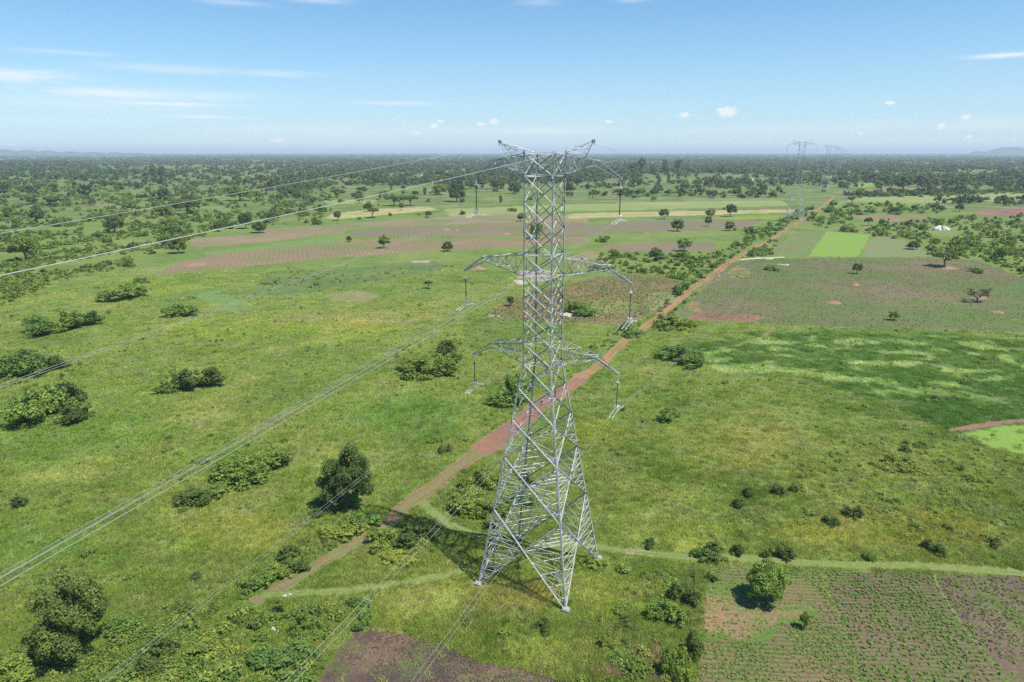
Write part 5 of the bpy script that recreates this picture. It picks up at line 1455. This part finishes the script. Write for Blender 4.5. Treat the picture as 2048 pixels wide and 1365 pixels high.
# ------------------------------------------------------------------ people
def person(x, y, rz, label, shirt, trousers, stride):
    q = G(x, y)
    e = empty("person", q, rz); tag(e, label, "person")

    def skin(name, pts, edges, rad, mat, root=0, sub=1):
        me = bpy.data.meshes.new(name); me.from_pydata(pts, edges, []); me.materials.append(mat)
        o = link(name, me, e); o.modifiers.new("skin", 'SKIN'); sm = o.modifiers.new("sub", 'SUBSURF'); sm.levels = sub; sm.render_levels = sub
        for i, d_ in enumerate(me.skin_vertices[0].data): d_.radius = (rad[i], rad[i] * .9); d_.use_root = (i == root)
        return o
    k = stride
    P_ = [(0, 0, .95), (0, 0, 1.2), (0, 0, 1.42), (0, .01, 1.5), (0, .02, 1.6), (0, .03, 1.7),
          (.1, 0, .9), (.1, k * .2, .5), (.1, k * .12, .08), (.1, k * .12 + .14, .04), (-.1, 0, .9), (-.1, -k * .12, .5), (-.1, -k * .38, .1), (-.1, -k * .38 + .13, .04),
          (.19, 0, 1.4), (.23, -k * .1, 1.12), (.23, -k * .02, .87), (-.19, 0, 1.4), (-.23, k * .08, 1.12), (-.23, k * .22, .89)]
    E_ = [(0, 1), (1, 2), (2, 3), (3, 4), (4, 5), (0, 6), (6, 7), (7, 8), (8, 9), (0, 10), (10, 11), (11, 12), (12, 13), (2, 14), (14, 15), (15, 16), (2, 17), (17, 18), (18, 19)]
    Rr = [.13, .13, .12, .05, .09, .08, .085, .06, .045, .035, .085, .06, .045, .035, .055, .042, .03, .055, .042, .03]
    for h_, sg in ((16, 1), (19, -1)):
        b = Vector(P_[h_])
        P_.append(tuple(b + Vector((0, .01, -.06)))); Rr.append(.032); E_.append((h_, len(P_) - 1)); pl = len(P_) - 1
        for f_, (dx, ln) in enumerate(((-.03, .065), (-.01, .08), (.01, .085), (.03, .07))):
            P_.append(tuple(Vector(P_[pl]) + Vector((.012 * sg, dx, -ln)))); Rr.append(.008); E_.append((pl, len(P_) - 1))
        P_.append(tuple(b + Vector((-.01 * sg, .055, -.05)))); Rr.append(.009); E_.append((h_, len(P_) - 1))
    P_ += [(0, .125, 1.61)]; Rr += [.018]; E_ += [(4, len(P_) - 1)]
    skin("body", P_, E_, Rr, mat_plain("dark_skin", (0.06, 0.035, 0.022), .6))
    skin("shirt", [(0, 0, .92), (0, 0, 1.2), (0, 0, 1.43), (.19, 0, 1.4), (.235, -k * .09, 1.14), (-.19, 0, 1.4), (-.235, k * .07, 1.14)], [(0, 1), (1, 2), (2, 3), (3, 4), (2, 5), (5, 6)], [.16, .155, .135, .075, .06, .075, .06], shirt)
    skin("trousers", [P_[0], P_[6], P_[7], (.1, k * .12, .14), P_[10], P_[11], (-.1, -k * .36, .15)], [(0, 1), (1, 2), (2, 3), (0, 4), (4, 5), (5, 6)], [.15, .105, .08, .065, .105, .08, .065], trousers)
    skin("hair", [(0, .0, 1.66), (0, -.005, 1.74)], [(0, 1)], [.095, .08], mat_plain("black_hair", (.012, .01, .01), .9))


M_NAVY = mat_plain("dark_cloth", (0.035, 0.02, 0.03), .9); M_MAR = mat_plain("maroon_cloth", (0.13, 0.025, 0.025), .9)
person(1083, 812, 2.6, "person in dark clothes walking on the wet red road behind the pylon", M_MAR, M_NAVY, 1.0)
person(1110, 793, 2.5, "person in dark red clothes farther up the red road", M_NAVY, M_MAR, .8)

# ------------------------------------------------------------------ sky
nt = NT(W.node_tree); W.node_tree.nodes.clear()
sk = nt.node('ShaderNodeTexSky', sky_type='NISHITA'); sk.sun_disc = False
sk.sun_elevation = R_(SUN_EL); sk.sun_rotation = R_(SUN_AZ); sk.altitude = 1100; sk.air_density = 1.0; sk.dust_density = 0.6; sk.ozone_density = 1.0
col = sk.outputs[0]
dirv = nt.node('ShaderNodeTexCoord').outputs['Generated']
dx, dy, dz = nt.sep(dirv)
AZ = nt.math('MULTIPLY', nt.math('ARCTAN2', dx, dy), 180 / math.pi)
EL = nt.math('MULTIPLY', nt.math('ARCSINE', dz), 180 / math.pi)
cv = nt.node('ShaderNodeCombineXYZ'); nt.l.new(AZ, cv.inputs[0]); nt.l.new(EL, cv.inputs[1]); ang = cv.outputs[0]


def azel(x, y):
    d_ = AX * (x - CX) / F_ + AF - AU * (y - CY) / F_
    return math.degrees(math.atan2(d_[0], d_[1])), math.degrees(math.atan2(d_[2], math.hypot(d_[0], d_[1])))


def stretch(sx, sy, scale, detail, rough, dist=0.0, off=0.0):
    mpn = nt.node('ShaderNodeMapping'); mpn.inputs['Scale'].default_value = (sx, sy, 1); mpn.inputs['Location'].default_value = (off, off * 1.7, 0)
    nt.l.new(ang, mpn.inputs[0]); return nt.noise(mpn.outputs[0], scale, detail, rough, dist)


wisp = stretch(.10, .75, 1.0, 7, .62, .6)
puff = stretch(1.0, 1.6, 2.3, 7, .65, .3, 3.0)
total = None
for (x, y, hx, hy, amt) in [(40, 152, 130, 15, 1.0), (120, 160, 60, 5, .6), (270, 188, 200, 12, 1.0), (330, 208, 150, 5, .95), (340, 138, 140, 9, .55), (560, 148, 110, 7, .45), (420, 234, 90, 4, .8), (130, 105, 110, 5, .35), (790, 207, 85, 4, .55), (2010, 111, 75, 5, .95), (460, 5, 70, 6, .4), (640, 2, 60, 6, .5), (1075, 5, 40, 7, .3), (200, 200, 260, 30, .45), (60, 240, 400, 14, .22), (700, 262, 420, 16, .30), (1100, 262, 160, 9, .5), (1900, 250, 300, 14, .40), (1500, 262, 260, 10, .35), (1750, 285, 420, 12, .3), (500, 285, 500, 12, .2), (1265, 2, 30, 4, .4)]:
    a0, e0 = azel(x, y); a1, _ = azel(x + hx, y); _, e1 = azel(x, y - hy)
    u_ = nt.math('DIVIDE', nt.math('SUBTRACT', AZ, a0), abs(a1 - a0)); v_ = nt.math('DIVIDE', nt.math('SUBTRACT', EL, e0), abs(e1 - e0))
    rr = nt.math('ADD', nt.math('MULTIPLY', u_, u_), nt.math('MULTIPLY', v_, v_))
    mk = nt.math('MULTIPLY', nt.math('EXPONENT', nt.math('MULTIPLY', rr, -1.1)), amt)
    total = mk if total is None else nt.math('MAXIMUM', total, mk)
fac = nt.math('MULTIPLY', total, nt.rng(wisp, .26, .56))
tot2 = None
for (x, y, hx, hy) in [(1455, 224, 21, 12), (1441, 221, 9, 6), (1369, 230, 12, 6), (988, 244, 10, 7), (962, 249, 11, 4), (868, 253, 9, 6), (1780, 206, 13, 4), (1932, 235, 12, 5), (1883, 253, 9, 7), (1217, 244, 8, 4), (1938, 274, 7, 5), (1722, 268, 6, 3), (556, 281, 16, 5), (20, 290, 18, 3), (880, 243, 8, 3), (835, 266, 10, 3)]:
    a0, e0 = azel(x, y); a1, _ = azel(x + hx * 1.25, y); _, e1 = azel(x, y - hy * 1.25)
    u_ = nt.math('DIVIDE', nt.math('SUBTRACT', AZ, a0), abs(a1 - a0)); v_ = nt.math('DIVIDE', nt.math('SUBTRACT', EL, e0), abs(e1 - e0))
    mk = nt.math('SUBTRACT', 1.0, nt.math('SQRT', nt.math('ADD', nt.math('MULTIPLY', u_, u_), nt.math('MULTIPLY', v_, v_))))
    tot2 = mk if tot2 is None else nt.math('MAXIMUM', tot2, mk)
f2 = nt.rng(nt.math('ADD', tot2, nt.math('MULTIPLY', nt.math('SUBTRACT', puff, .5), 1.3)), .0, .75, 0, .85)
SKYMUL = (0.40, 0.80, 1.0)
col = nt.mix(1.0, col, SKYMUL, 'MULTIPLY')
veil = nt.math('MULTIPLY', nt.math('EXPONENT', nt.math('MULTIPLY', nt.math('MAXIMUM', EL, 0.0), -1 / 6.5)), .85)
col = nt.mix(veil, col, (4.9, 5.6, 6.2))
col = nt.mix(nt.math('MULTIPLY', fac, .78), col, (6.5, 6.65, 6.75))
col = nt.mix(f2, col, (6.4, 6.5, 6.6))
bg = nt.node('ShaderNodeBackground'); nt.l.new(col, bg.inputs[0]); bg.inputs[1].default_value = WSTR
wo = nt.node('ShaderNodeOutputWorld'); nt.l.new(bg.outputs[0], wo.inputs[0])

# ------------------------------------------------------------------ haze
mh = bpy.data.materials.new("haze"); mh.use_nodes = True; mh.node_tree.nodes.clear()
nh = NT(mh.node_tree); pv = nh.node('ShaderNodeVolumePrincipled'); pv.inputs['Color'].default_value = (0.72, 0.87, 1.0, 1); pv.inputs['Density'].default_value = 8.0e-5; pv.inputs['Anisotropy'].default_value = 0.0
oo = nh.node('ShaderNodeOutputMaterial'); nh.l.new(pv.outputs[0], oo.inputs['Volume'])
try: mh.cycles.homogeneous_volume = True
except Exception: pass
m = MB(); m.box((0, 0, 84.0), (105200, 105200, 170)); o = m.build("haze", mh); tag(o, "thin blue haze over the whole plain", "haze", kind='stuff')
